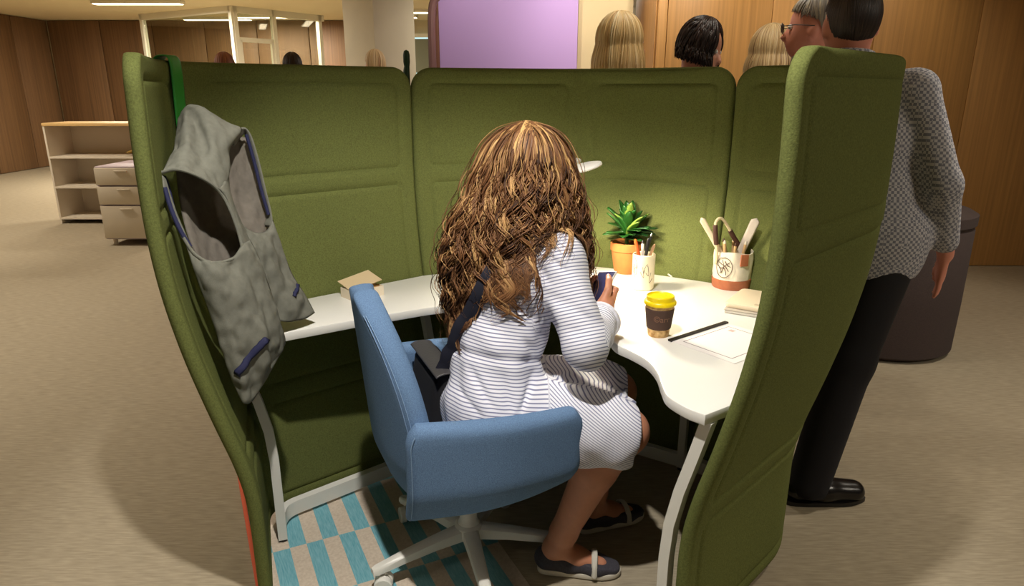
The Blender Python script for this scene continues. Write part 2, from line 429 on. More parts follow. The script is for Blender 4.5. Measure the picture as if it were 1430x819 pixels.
# ------------------------------------------------------------------ glass meeting room
GLASS = bpy.data.materials.new('clear_glass'); GLASS.use_nodes = True
nt = GLASS.node_tree; out = nt.nodes['Material Output']; nt.nodes.remove(nt.nodes['Principled BSDF'])
tr = nt.nodes.new('ShaderNodeBsdfTransparent'); tr.inputs[0].default_value = (0.86, 0.88, 0.82, 1)
gl = nt.nodes.new('ShaderNodeBsdfGlossy'); gl.inputs['Roughness'].default_value = 0.03
mx = nt.nodes.new('ShaderNodeMixShader'); mx.inputs[0].default_value = 0.10
nt.links.new(tr.outputs[0], mx.inputs[1]); nt.links.new(gl.outputs[0], mx.inputs[2]); nt.links.new(mx.outputs[0], out.inputs[0])
def glass_room():
    c = A(-4.47, 11.67); l = A(-6.55, 12.94); r = A(-3.42, 13.18)
    t = thing('glass_meeting_room', 'glass walled meeting room with pale frames in front of brown wood', 'glass room', (c[0], c[1], 0))
    def wall(a, b, stops, header):
        d = (b-a); L = np.linalg.norm(d); ang = math.degrees(math.atan2(d[1], d[0])); R = rotm('Z', ang)
        for s in stops:
            p = a+d*s; MB().box((p[0], p[1], CEIL/2), (0.07, 0.08, CEIL), R).build('post', FRAME, t, smooth=False)
        m = (a+b)/2
        MB().box((m[0], m[1], CEIL-0.05), (L, 0.08, 0.10), R).build('top_rail', FRAME, t, smooth=False)
        MB().box((m[0], m[1], 0.05), (L, 0.08, 0.10), R).build('bottom_rail', FRAME, t, smooth=False)
        for s0, s1 in zip(stops[:-1], stops[1:]):
            p = a+d*(s0+s1)/2
            g = MB().box((p[0], p[1], CEIL/2), (L*(s1-s0)-0.07, 0.012, CEIL-0.2), R).build('pane', GLASS, t, smooth=False)
    wall(c, l, [0.0, 1.0], True); wall(c, r, [0.02, 0.42, 0.95], True)
    MB().box((c[0], c[1], CEIL-0.012), (0.05, 0.05, 0.02)).build('corner_cap', FRAME, t, smooth=False)
    # door leaf frame in the right wall
    d = (r-c); ang = math.degrees(math.atan2(d[1], d[0])); R = rotm('Z', ang)
    dr = MB()
    L = np.linalg.norm(d)
    for s in (0.05, 0.39):
        p = c+d*s; dr.box((p[0], p[1], 1.1), (0.06, 0.05, 2.2), R)
    p = c+d*0.22; dr.box((p[0], p[1], 2.2), (L*0.34, 0.05, 0.07), R); dr.box((p[0], p[1], 0.15), (L*0.34, 0.05, 0.08), R)
    o = dr.build('door', FRAME, t, smooth=False)
    p = c+d*0.36; MB().tube([(p[0], p[1]-0.06, 0.95), (p[0], p[1]-0.06, 1.25)], 0.012).build('handle', mat('steel', (170, 170, 165), 0.3, metal=1), o)
glass_room()

# ------------------------------------------------------------------ ceiling fittings
LENS = mat('lit_lens', (255, 236, 200), 0.5, emit=6.0)
def linear_light(x, y, lx, ly, label):
    t = thing('ceiling_light', label, 'ceiling light', (x, y, CEIL), group='linear lights in the ceiling')
    MB().box((x, y, CEIL-0.025), (lx+0.04, ly+0.04, 0.05), bevel=0.004).build('housing', FRAME, t)
    MB().box((x, y, CEIL-0.053), (lx, ly, 0.008)).build('diffuser', LENS, t, smooth=False)
for (x, y, lx, ly, where) in ((-5.6, 11.0, 1.3, 0.13, 'in front of the glass room'), (-3.2, 9.3, 1.3, 0.13, 'before the grey column'), (0.3, 8.5, 1.3, 0.13, 'behind the lilac panel'), (-4.4, 13.0, 1.2, 0.13, 'inside the glass room near its door'),
                       (-5.4, 13.4, 1.2, 0.13, 'inside the glass room by the wood wall'), (-5.2, 6.0, 1.4, 0.13, 'above the sideboard'), (3.4, 0.2, 1.4, 0.13, 'added out of view as fill light'), (-2.8, 0.0, 1.4, 0.13, 'added out of view as fill light'),  # last two here: unseen strips added to house the ambient fill
                       (-2.3, 13.0, 1.2, 0.13, 'beside the far window'), (-1.35, 12.2, 1.2, 0.13, 'between the grey column and the mauve post')):
    linear_light(x, y, lx, ly, 'slim lit ceiling strip '+where)
def downlight(x, y, label):
    t = thing('downlight', label, 'downlight', (x, y, CEIL), group='small round ceiling spots')
    MB().lathe([(0.055, -0.012), (0.055, 0.0), (0.042, 0.0), (0.042, -0.012)], (x, y, CEIL-0.001), 20, caps=False).build('trim_ring', FRAME, t)
    MB().lathe([(0.001, -0.004), (0.042, -0.004), (0.042, -0.001), (0.001, -0.001)], (x, y, CEIL-0.001), 16).build('lens', LENS, t)
for (x, y) in ((-0.18, 0.85), (0.85, 3.15), (-3.2, 3.0), (2.7, 2.6), (1.35, 4.55), (2.6, 4.6), (-0.1, 4.9), (0.75, 5.2), (-2.62, 12.6), (-2.3, 11.6)):
    downlight(x, y, 'small round recessed downlight in the cream ceiling')

# ------------------------------------------------------------------ storage at the far left
CAB = mat('white_cabinet', (220, 208, 188), 0.5)
LIL = mat('lilac_grey_side', (176, 160, 168), 0.5)
p = atz(190, 343, 0)
t = thing('drawer_pedestal', 'white drawer pedestal on short feet beyond the vest', 'drawer unit', (p[0], p[1], 0), 0.0)
x0, y0 = p[0]-0.02, p[1]
body = MB().box((x0, y0+0.3, 0.40), (0.50, 0.6, 0.68), bevel=0.004).build('body', LIL, t)
for k, (z0, z1) in enumerate(((0.07, 0.38), (0.39, 0.56), (0.57, 0.73))):
    d = MB().box((x0, y0-0.012, (z0+z1)/2), (0.49, 0.022, z1-z0-0.006), bevel=0.003).build('drawer', CAB, t)
    MB().box((x0, y0-0.03, z1-0.03), (0.12, 0.012, 0.012), bevel=0.003).build('handle', CAB, d)
for sx in (-0.2, 0.2):
    for sy in (0.06, 0.54):
        MB().lathe([(0.02, 0), (0.02, 0.06)], (x0+sx, y0+sy, 0), 10).build('foot', CAB, t)
p = at(190, 172, 7.4)
t = thing('sideboard', 'tall open sideboard with pale wooden top behind the drawer pedestal', 'sideboard', (p[0], 7.6, 0))
sx0 = p[0]-0.35; top = p[2]
MB().box((sx0, 7.62, top-0.015), (1.3, 0.46, 0.03), bevel=0.004).build('top', mat('pale_oak', (214, 176, 116), 0.5, var=0.1, vscale=5, stretch=(1, 10, 10)), t)
for sx in (-0.64, 0.64): MB().box((sx0+sx, 7.62, (top-0.03)/2), (0.02, 0.44, top-0.03)).build('side_panel', CAB, t, smooth=False)
MB().box((sx0, 7.84, (top-0.03)/2), (1.26, 0.015, top-0.03)).build('back_panel', CAB, t, smooth=False)
for z in (0.06, 0.40, 0.72): MB().box((sx0, 7.62, z), (1.26, 0.44, 0.02)).build('shelf', CAB, t, smooth=False)
G = np.array([[(sx0+0.15+0.42*a, 7.45+0.3*b, 0.757+0.012*math.sin(5*a+2*b)+0.03*(1-abs(2*a-1))) for b in np.linspace(0, 1, 8)] for a in np.linspace(0, 1, 16)])
V, F0, F1 = slab(G, 0.03, 0.02)
o = mesh_obj('folded_cloth', V, np.vstack([F0, F1]), mat('mustard_cloth', (150, 118, 52), 0.9))
tag(o, 'crumpled mustard cloth lying on the sideboard shelf', 'cloth')
b = at(183, 168, 7.5)
t = thing('small_bottle', 'small dark bottle with yellow label on the sideboard top', 'bottle', (b[0], 7.55, top))
MB().lathe([(0.04, 0), (0.042, 0.01), (0.042, 0.13), (0.018, 0.17), (0.016, 0.24), (0.018, 0.245)], (b[0], 7.55, top), 20).build('bottle_body', BLKPL, t)
MB().lathe([(0.0435, 0.015), (0.0435, 0.10)], (b[0], 7.55, top), 20, caps=False).build('paper_label', mat('label_yellow', (226, 170, 30), 0.6), t)
# round upholstered seat behind the standing man
q = atz(1252, 508, 0)
t = thing('drum_seat', 'tall dark brown drum shaped upholstered seat near the standing man', 'seat', (q[0]+0.06, q[1]+0.36, 0))
DB = mat('dark_brown_wool', (66, 54, 52), 0.95, var=0.15, vscale=200)
MB().lathe([(0.36, 0.01), (0.385, 0.03), (0.39, 0.3), (0.39, 0.70), (0.38, 0.715)], (q[0]+0.06, q[1]+0.36, 0), 48).build('base', DB, t)
MB().lathe([(0.38, 0.715), (0.395, 0.73), (0.395, 0.78), (0.36, 0.80), (0.001, 0.81)], (q[0]+0.06, q[1]+0.36, 0), 48).build('cushion', DB, t)

# ------------------------------------------------------------------ rug under the left part of the booth
RUG = mat('rug_weave', (206, 190, 168), 0.95)
nt, bs = nodes_of(RUG)
tc = nt.nodes.new('ShaderNodeTexCoord'); sep = nt.nodes.new('ShaderNodeSeparateXYZ'); nt.links.new(tc.outputs['Object'], sep.inputs[0])
row = math_node(nt, 'FLOOR', math_node(nt, 'DIVIDE', sep.outputs['Y'], 0.26))
colx = math_node(nt, 'ADD', math_node(nt, 'DIVIDE', sep.outputs['X'], 0.052), math_node(nt, 'MULTIPLY', row, 1.0))
chk = math_node(nt, 'GREATER_THAN', math_node(nt, 'MODULO', math_node(nt, 'ADD', colx, 200.0), 2.0), 1.0)
nz = nt.nodes.new('ShaderNodeTexNoise'); nz.inputs['Scale'].default_value = 30; mp = nt.nodes.new('ShaderNodeMapping'); mp.inputs['Scale'].default_value = (9, 0.8, 1)
nt.links.new(tc.outputs['Object'], mp.inputs[0]); nt.links.new(mp.outputs[0], nz.inputs[0])
teal = mix_col(nt, nz.outputs['Fac'], lin((58, 140, 158))+(1,), lin((150, 198, 206))+(1,))
nz2 = nt.nodes.new('ShaderNodeTexNoise'); nz2.inputs['Scale'].default_value = 120; nt.links.new(tc.outputs['Object'], nz2.inputs[0])
beige = mix_col(nt, nz2.outputs['Fac'], lin((184, 166, 146))+(1,), lin((222, 208, 190))+(1,))
nt.links.new(mix_col(nt, chk, teal, beige), bs.inputs['Base Color'])
bp = nt.nodes.new('ShaderNodeBump'); bp.inputs['Strength'].default_value = 0.4; bp.inputs['Distance'].default_value = 0.003
nt.links.new(nz2.outputs['Fac'], bp.inputs['Height']); nt.links.new(bp.outputs[0], bs.inputs['Normal'])
rl = atz(357, 780, 0); rd = unit(A(-0.43, 0.90, 0)); ra = math.atan2(rd[1], rd[0])-math.pi/2
t = thing('rug', 'teal and beige block patterned rug with orange edge under the booth', 'rug', (rl[0], rl[1], 0), ra)
MB().box((0.36, 0.15, 0.0015), (0.72, 1.9, 0.003)).build('pile', RUG, t, smooth=False, local=True)
ORB = mat('orange_binding', (206, 84, 44), 0.8)
MB().box((-0.006, 0.15, 0.004), (0.014, 1.92, 0.008), bevel=0.003).build('binding', ORB, t, local=True)
# ------------------------------------------------------------------ the booth: three felt screens
TOP = 1.49; ZB = 0.03; TH = 0.035
def flare(z):        # how far the felt leans out at height z
    zz = np.array([0, .36, .47, .62, .79, .95, 1.10, 1.28, 1.49]); oo = np.array([0, 0, .018, .060, .102, .130, .142, .142, .136])
    zi = np.linspace(0, 1.6, 161); oi = np.interp(zi, zz, oo); oi = np.convolve(np.r_[[0]*6, oi, [oi[-1]]*6], np.ones(13)/13, 'valid')
    return np.interp(z, zi, oi)
def rounded_plan(pts, r):
    """polyline with rounded folds; returns dense points, arc length and arc position of the main (sharpest radius) fold"""
    pts = [np.asarray(p, float) for p in pts]; out = [pts[0]]
    for k in range(1, len(pts)-1):
        f = pts[k]; u, w = unit(pts[k-1]-f), unit(pts[k+1]-f); rr = min(r, .48*np.linalg.norm(pts[k-1]-f), .48*np.linalg.norm(pts[k+1]-f)); p0, p2 = f+u*rr, f+w*rr
        t = np.linspace(0, 1, 40)[:, None]; arc = (1-t)**2*p0+2*t*(1-t)*f+t**2*p2
        out += list(resample(np.vstack([out[-1], p0]), 30)[1:-1])+list(arc)
    P = np.vstack([out, resample(np.vstack([out[-1], pts[-1]]), 30)[1:]]); n = 240; P = resample(P, n)
    L = np.r_[0, np.cumsum(np.linalg.norm(np.diff(P, axis=0), axis=1))]
    return P, L, L[np.argmin(np.linalg.norm(P-pts[FOLD(pts)], axis=1))]
def FOLD(pts): return len(pts)-2
PLAN = {}
def screen(key, label, pts, r, ma, mb, corner=0.075):
    P, L, sf = rounded_plan(pts, r); LL = L[-1]
    T = np.gradient(P, axis=0); T /= np.linalg.norm(T, axis=1, keepdims=True)
    k = np.ones(15)/15
    Nrm = np.stack([-T[:, 1], T[:, 0]], 1)           # outward (left of travel when walking clockwise from the left wing)
    Nrm = np.stack([np.convolve(np.pad(Nrm[:, i], 7, 'edge'), k, 'valid') for i in (0, 1)], 1); Nrm /= np.linalg.norm(Nrm, axis=1, keepdims=True)
    PLAN[key] = (P, L, Nrm, sf)
    su = edge_params(LL, TH/2, 0.0085); zv = edge_params(TOP-ZB, TH/2, 0.0095)+ZB
    S, Z = np.meshgrid(su, zv, indexing='ij')
    e = np.where(Z > TOP-corner, corner-np.sqrt(np.clip(corner**2-(Z-(TOP-corner))**2, 0, None)), 0)
    e = np.minimum(e, corner*0.93)
    band = 0.16
    def squeeze(s, e):                                # compress the last strip at either end
        return np.where(s < band, e+s*(band-e)/band, np.where(s > LL-band, LL-(e+(LL-s)*(band-e)/band), s))
    S2 = squeeze(S, e)
    base = np.stack([np.interp(S2, L, P[:, i]) for i in (0, 1)], -1); nn = np.stack([np.interp(S2, L, Nrm[:, i]) for i in (0, 1)], -1)
    tt = np.stack([nn[..., 1], -nn[..., 0]], -1); w = np.where(S2 < sf, -ma*(1-S2/sf), mb*(S2-sf)/(LL-sf))   # mitred so neighbours meet along the seam
    C = np.concatenate([base+(nn+tt*w[..., None])*(flare(Z)+TH/2)[..., None], Z[..., None]], -1)
    # pressed fields: two columns either side of the fold, three rows
    cols = [(0.055, sf-0.028), (sf+0.028, LL-0.055)]; rows = [(0.075, 0.41), (0.475, 1.075), (1.135, TOP-0.055)]
    disp = np.zeros_like(S); cell = -np.ones(S.shape, int)
    for i, (s0, s1) in enumerate(cols):
        for j, (z0, z1) in enumerate(rows):
            rr = 0.03; hx, hz = (s1-s0)/2-rr, (z1-z0)/2-rr
            qx = np.abs(S-(s0+s1)/2)-hx; qz = np.abs(Z-(z0+z1)/2)-hz
            d = np.sqrt(np.maximum(qx, 0)**2+np.maximum(qz, 0)**2)+np.minimum(np.maximum(qx, qz), 0)-rr
            disp -= 0.0075*np.exp(-(d/0.0075)**2)
            disp += np.where(d < 0, -0.0015*np.clip(-d/0.02, 0, 1), 0)
            cell[d < 0] = i*3+j
    V, F0, F1 = slab(C, TH, TH/2, (disp, disp))
    nv = S.shape[1]
    t = thing('privacy_screen', label, 'screen', (P[len(P)//2][0], P[len(P)//2][1], 0), group='green felt screens of the booth')
    ncell = np.minimum(np.minimum(cell[:-1, :-1], cell[1:, :-1]), np.minimum(cell[:-1, 1:], cell[1:, 1:])).reshape(-1)
    rim = np.vstack([F0[ncell < 0], F1[ncell < 0]])
    def part(name, F):
        used = np.unique(F); mp = np.zeros(len(V), int); mp[used] = np.arange(len(used))
        mesh_obj(name, V[used], mp[F], FELT, t)
    part('felt_frame', rim)
    for c in range(6):
        for F in (F0, F1): part('pressed_field', F[ncell == c])
    # two short feet under the lower edge
    for q in (0.12, LL-0.12):
        p = [np.interp(q, L, P[:, i]) for i in (0, 1)]; n2 = [np.interp(q, L, Nrm[:, i]) for i in (0, 1)]
        MB().lathe([(0.014, 0), (0.014, ZB+0.012)], (p[0]+n2[0]*TH/2, p[1]+n2[1]*TH/2, 0), 12).build('foot', BLKPL, t)
    return t
KL = [(-0.66, 1.56), (-0.825, 2.01), (-0.2968, 2.4563)]
KB = [(-0.2950, 2.4578), (0.26, 2.63), (0.6903, 2.3541)]
KR = [(0.6918, 2.3525), (0.845, 2.225), (0.864, 1.87), (0.395, 1.395)]
def seam_tan(p, q, r_, s_):
    a = math.atan2(q[1]-p[1], q[0]-p[0])-math.atan2(s_[1]-r_[1], s_[0]-r_[0]); return math.tan(a/2)
M1 = seam_tan(KL[1], KL[2], KB[0], KB[1]); M2 = seam_tan(KB[1], KB[2], KR[0], KR[1])
screen('L', 'olive felt booth screen with the grey vest hooked over it', KL, 0.085, 0, M1)
screen('B', 'olive felt booth screen behind the potted plant', KB, 0.16, M1, M2)
screen('R', 'olive felt booth screen curving in front of the standing man', KR, 0.16, M2, 0)

def inner_path(off_z, inset, keys=('L', 'B', 'R'), trim0=0.0, trim1=0.0):
    """points along the inside of the booth at height off_z, inset from the felt"""
    out = []
    for k in keys:
        P, L, N, sf = PLAN[k]; Q = P+N*(flare(off_z)-inset); out.append(Q)
    Q = np.vstack(out); Lq = np.r_[0, np.cumsum(np.linalg.norm(np.diff(Q, axis=0), axis=1))]
    m = (Lq >= trim0) & (Lq <= Lq[-1]-trim1)
    return Q[m]

# ------------------------------------------------------------------ desk: one continuous worktop on white bent legs
DZ = 0.73; DT = 0.028
t = thing('booth_desk', 'white curved desk wrapping around inside the green booth', 'desk', (0.1, 2.3, 0))
outer = resample(inner_path(DZ, 0.012, trim0=0.36, trim1=0.10), 120)
inn = [atz(985, 580, DZ), atz(957, 569, DZ), atz(932, 553, DZ), atz(924, 538, DZ), atz(917, 519, DZ), atz(903, 503, DZ), atz(880, 490, DZ), atz(858, 479, DZ)]
inn = [tuple(p[:2]) for p in inn]+[(0.27, 1.92), (0.20, 2.06), (0.06, 2.15), (-0.10, 2.165)]
lft = [atz(610, 428, DZ), atz(500, 446, DZ), atz(398, 465, DZ)]
inn += [tuple(p[:2]) for p in lft]
inner = np.vstack([spline(np.array(inn[:-1]), 90), inn[-1:]])
poly = np.vstack([outer, inner])
MB().prism([tuple(p) for p in poly], DZ-DT, DZ, bevel=0.004).build('worktop', WHITE, t)
def bent_leg(px, py, nx, ny, name='leg', w=0.05, d=0.028):
    zz = [0.012, 0.05, 0.30, 0.40, 0.50, 0.60, DZ-DT-0.001]
    path = [(px+nx*flare(z), py+ny*flare(z), z) for z in zz]
    m = MB(); T = A(-ny, nx, 0)
    V = []; F = []
    for p in path:
        for (a, b) in ((-1, -1), (1, -1), (1, 1), (-1, 1)):
            V.append(A(*p)+T*a*w/2*0.55+A(nx, ny, 0)*b*d/2)
    for i in range(len(path)-1):
        for k in range(4): F.append((i*4+k, i*4+(k+1) % 4, (i+1)*4+(k+1) % 4, (i+1)*4+k))
    F += [(3, 2, 1, 0), tuple(range(len(path)*4-4, len(path)*4))]
    m.add(V, F); o = m.build(name, WMETAL, t, sharp=30)
    MB().lathe([(0.013, 0), (0.013, 0.014)], (px, py, 0), 10).build('glide', BLKPL, t)
def plan_at(key, s, inset):
    P, L, N, sf = PLAN[key]; p = np.array([np.interp(s, L, P[:, i]) for i in (0, 1)]); n = unit([np.interp(s, L, N[:, i]) for i in (0, 1)])
    return p-n*inset, n
LL_ = {k: PLAN[k][1][-1] for k in PLAN}
for key, s in (('L', 0.345), ('L', LL_['L']-0.03), ('B', 0.62), ('B', LL_['B']-0.02), ('R', 0.42), ('R', LL_['R']-0.02)):
    p, n = plan_at(key, s, 0.035); bent_leg(p[0], p[1], n[0], n[1])
# bottom rails following the felt
def rail(keys, t0, t1):
    Q = resample(inner_path(0.0, 0.035, keys, t0, t1), 60); n = len(Q)
    T = np.gradient(Q, axis=0); T /= np.linalg.norm(T, axis=1, keepdims=True); N = np.stack([-T[:, 1], T[:, 0]], 1)
    V = []; F = []
    for i in range(n):
        for (a, z) in ((-0.014, 0.016), (0.014, 0.016), (0.014, 0.066), (-0.014, 0.066)):
            V.append((Q[i][0]+N[i][0]*a, Q[i][1]+N[i][1]*a, z))
    for i in range(n-1):
        for k in range(4): F.append((i*4+k, (i+1)*4+k, (i+1)*4+(k+1) % 4, i*4+(k+1) % 4))
    F += [(0, 1, 2, 3), tuple(reversed(range(n*4-4, n*4)))]
    MB().add(V, F).build('base_rail', WMETAL, t, sharp=30)
rail(('L',), 0.345, 0.03); rail(('B',), 0.03, 0.03); rail(('R',), 0.03, 0.30)
# hook strap on the left screen
HK = at(247, 170, 1.905)
# ------------------------------------------------------------------ swivel chair (local: x forward, y left)
CH = (-0.135, 1.825); CA = 20.0
t = thing('swivel_chair', 'blue upholstered swivel armchair on a white five star base', 'chair', (CH[0], CH[1], 0), math.radians(CA))
def grid(nu, nv, fn):
    return np.array([[fn(a, b) for b in nv] for a in nu], float)
def up_part(name, G, th, rnd, m, parent, local=True):
    V, F0, F1 = slab(G, th, rnd); return mesh_obj(name, V, np.vstack([F0, F1]), m, parent, True, local)
def ease(L, rnd, step): return edge_params(L, rnd, step)/L
# backrest: tall tapering shield, wrapped and leaning back
def back_pt(a, b):                   # a across 0..1, b up 0..1
    z = 0.355+0.555*b
    hw = 0.275*(1-0.10*b)                                   # half width
    top = np.clip((b-0.34)/0.66, 0, 1); hw *= math.sqrt(max(1-top**2.2*0.985, 0.0012))
    bot = np.clip((0.22-b)/0.22, 0, 1); hw *= (1-0.10*bot**2)
    y = (0.5-a)*2*hw
    x = -0.235-0.085*(z-0.40)+1.05*y*y+0.10*np.clip(0.55-z, 0, 1)*0
    x += 0.55*np.clip(0.47-z, 0, 1)**1.0*0.5
    return (x, y, z)
au = ease(0.55, 0.03, 0.016); bv = ease(0.555, 0.03, 0.016)
back = up_part('backrest', grid(au, bv, back_pt), 0.066, 0.03, DENIM, t)
# stitched seam along the rim of the backrest (outer side) and at its near edge
def rim_line(off, inset):
    L = []
    for b in np.linspace(0.02, 0.97, 60): L.append((inset/ max(0.02, 0.55), b))
    return L
def back_out(a, b, out):
    e = 1e-3; p = A(*back_pt(a, b)); du = A(*back_pt(min(1, a+e), b))-A(*back_pt(max(0, a-e), b)); dv = A(*back_pt(a, min(1, b+e)))-A(*back_pt(a, max(0, b-e)))
    n = unit(np.cross(du, dv)); n = n if n[0] < 0 else -n
    return p+n*out
for a_ in (0.975, 0.025):
    pts = [back_out(0.5+(a_-0.5)*1.0, b, 0.0285) for b in np.linspace(0.03, 0.93, 70)]
    MB().tube(pts, 0.0010, 5).build('stitching', STITCH, t, local=True)
    pts = [back_out(0.5+(a_-0.5)*0.955, b, 0.0325) for b in np.linspace(0.03, 0.93, 70)]
    MB().tube(pts, 0.0010, 5).build('stitching', STITCH, t, local=True)
# armrests: tall side wings
def arm_fn(sgn):
    def f(a, b):                     # a from back to front, b up
        x0 = -0.235; x1 = 0.235
        z1 = 0.632-0.018*a
        zb = 0.352+0.062*np.clip((a-0.35)/0.65, 0, 1)**1.8
        z = zb+(z1-zb)*b
        # round the front corners
        ins = 0.03*np.clip((b-0.75)/0.25, 0, 1)**2+0.035*np.clip((0.3-b)/0.3, 0, 1)**2
        ins0 = 0.028*np.clip((b-0.80)/0.2, 0, 1)**2
        x = (x0+ins0)+(x1-ins-x0-ins0)*a
        y = sgn*(0.268+0.028*math.sin(a*math.pi*0.9)+0.03*(z-0.36)-0.035*np.clip(0.44-z, 0, 1)/0.09)
        return (x, y, z)
    return f
aa = ease(0.47, 0.03, 0.018); ab = ease(0.28, 0.03, 0.018)
for sgn in (-1, 1):
    G = grid(aa, ab, arm_fn(sgn))
    arm = up_part('armrest', G if sgn < 0 else G[:, ::-1], 0.064, 0.03, DENIM, t)
    fa = arm_fn(sgn)
    pts = [A(*fa(0.03, b))+A(-0.006, sgn*0.031, 0) for b in np.linspace(0.05, 0.93, 30)]
    MB().tube(pts, 0.0010, 5).build('stitching', STITCH, arm, local=False) if False else MB().tube(pts, 0.0010, 5).build('stitching', STITCH, t, local=True)
# seat cushion and under-shell
def seat_pt(a, b):
    x = -0.20+0.45*a; hw = 0.225+0.01*math.sin(a*3.1)-0.03*np.clip((a-0.85)/0.15, 0, 1)**2
    return (x, (0.5-b)*2*hw, 0.425+0.012*(1-(2*b-1)**2)-0.02*np.clip((a-0.8)/0.2, 0, 1)**2)
up_part('seat_cushion', grid(ease(0.45, 0.035, 0.03), ease(0.45, 0.035, 0.03), seat_pt), 0.085, 0.035, DENIM, t)
def pan_pt(a, b):
    x = -0.20+0.40*a; return (x, (0.5-b)*2*0.225, 0.372+0.03*(2*b-1)**2+0.035*np.clip((a-0.4)/0.6, 0, 1)**1.6)
up_part('seat_pan', grid(ease(0.40, 0.02, 0.03), ease(0.45, 0.02, 0.03), pan_pt), 0.03, 0.014, DENIM, t)
# column, mechanism, star base, castors
MB().lathe([(0.034, 0.085), (0.034, 0.125), (0.027, 0.135), (0.027, 0.36)], (0, 0, 0), 28).build('column', WMETAL, t, local=True)
MB().box((0.02, 0, 0.352), (0.16, 0.12, 0.03), bevel=0.008).build('tilt_mechanism', BLKPL, t, local=True)
MB().tube([(0.05, -0.06, 0.345), (0.05, -0.20, 0.335), (0.055, -0.235, 0.335)], 0.007, 8).build('lever', BLKPL, t, local=True)
hub = MB().lathe([(0.036, 0.075), (0.044, 0.085), (0.044, 0.118), (0.036, 0.124)], (0, 0, 0), 28).build('hub', WMETAL, t, local=True)
for ang in (212, 284, 356, 68, 140):
    g = math.radians(ang-CA); d = A(math.cos(g), math.sin(g), 0); s = A(-d[1], d[0], 0)
    V = []; F = []
    st = [(0.03, 0.118, 0.024, 0.040), (0.12, 0.112, 0.020, 0.034), (0.22, 0.100, 0.017, 0.028), (0.305, 0.086, 0.015, 0.022), (0.318, 0.082, 0.011, 0.016)]
    for (r, z, w, h) in st:
        c = d*r
        for (u, q) in ((-1, -h), (-1, -0.006), (-0.6, 0), (0.6, 0), (1, -0.006), (1, -h)):
            V.append(c+s*u*w+A(0, 0, z+q))
    for i in range(len(st)-1):
        for k in range(6): F.append((i*6+k, i*6+(k+1) % 6, (i+1)*6+(k+1) % 6, (i+1)*6+k))
    F += [(5, 4, 3, 2, 1, 0), tuple(range(len(st)*6-6, len(st)*6))]
    lg = MB().add(V, F).build('base_leg', WMETAL, t, local=True, sharp=40)
    # castor: pin, hood, two wheels
    c = d*0.298; ca = g+1.1; w = A(math.cos(ca), math.sin(ca), 0); R = rotm('Z', math.degrees(ca)) @ rotm('Y', 90)
    m = MB().lathe([(0.006, 0.03), (0.006, 0.072)], c, 10)
    cs = m.build('castor', WMETAL, t, local=True)
    for q in (-1, 1):
        MB().lathe([(0.004, -0.011), (0.024, -0.011), (0.027, -0.008), (0.027, 0.008), (0.024, 0.011), (0.004, 0.011)], c+w*0.0135*q+A(0.012*-w[1], 0.012*w[0], 0.0275), 24, R).build('wheel', WMETAL, cs, local=True)
CHAIR = t
# ------------------------------------------------------------------ seated woman
W = thing('person', 'person seated at the desk in a striped dress with long curly brown hair', 'person', (-0.08, 1.80, 0.46))
PH = dict(pel=A(-.060, 1.80, .565), waist=A(-.048, 1.82, .70), chest=A(-.015, 1.865, .90), neck=A(.03, 1.905, 1.055), head=A(.05, 1.925, 1.195),
          rsh=A(.126, 1.79, .975), lsh=A(-.125, 2.005, .985), rel=A(.190, 1.665, .768), rwr=A(.268, 1.865, .790), lel=A(.03, 2.13, .80), lwr=A(.205, 2.005, .83),
          rhip=A(-.065, 1.735, .545), lhip=A(-.085, 1.89, .545), rkn=A(.315, 1.70, .505), lkn=A(.325, 1.96, .505), ran=A(.135, 1.755, .085), lan=A(.27, 1.965, .085))
FW = unit(A(.62, .78, 0)); RT = A(FW[1], -FW[0], 0); SHD = unit(PH['rsh']-PH['lsh'])
LO, HI = (-.34, 1.45, 0.0), (.56, 2.30, 1.36)
body = Field(LO, HI, 0.005)
g = PH
hd = g['head']; UPV = unit(A(FW[0]*.25, FW[1]*.25, 1)); HF = unit(FW-UPV*np.dot(FW, UPV)); HR = np.cross(HF, UPV)
def hl(f, r, u): return hd+HF*f+HR*r+UPV*u
MH = [HF, HR, UPV]
body.ell(hl(-.012, 0, .02), (.098, .078, .105), 0.02, MH).ell(hl(.03, 0, -.05), (.062, .056, .068), 0.04, MH)
body.cone(hl(.085, 0, .0), hl(.102, 0, -.03), .009, .014, 0.015)
for s in (-1, 1):
    body.ell(hl(-.005, s*.078, -.015), (.017, .008, .03), 0.006, MH)
    body.ell(hl(.086, s*.032, .008), (.018, .016, .012), 0.012, MH, 'sub')
body.cone(hl(.088, -.018, -.058), hl(.088, .018, -.058), .007, .007, 0.008)
body.cone(g['neck']-A(0, 0, .03), hl(-.02, 0, -.05), .056, .05, 0.03)
body.chain([g['neck']-A(0, 0, .03), g['chest'], g['waist'], g['pel']], [.055, .098, .090, .105], 0.05, (SHD, 1.35))
body.chain([g['lsh'], g['rsh']], [.06, .06], 0.05)
for s, e, w_ in (('rsh', 'rel', 'rwr'), ('lsh', 'lel', 'lwr')):
    m = (g[e]*0.6+g[w_]*0.4)
    body.chain([g[s], g[e]], [.056, .042], 0.02); body.chain([g[e], m, g[w_]], [.042, .04, .026], 0.015)
for h_, k_, a_ in (('rhip', 'rkn', 'ran'), ('lhip', 'lkn', 'lan')):
    calf = g[k_]*0.68+g[a_]*0.32+unit(A(-.8, .2, 0))*.02
    body.chain([g[h_], g[k_]], [.085, .064], 0.04); body.chain([g[k_]+A(0, 0, -.005), calf, g[a_]*.8+calf*.2, g[a_]+A(0, 0, .0)], [.060, .060, .040, .036], 0.02)
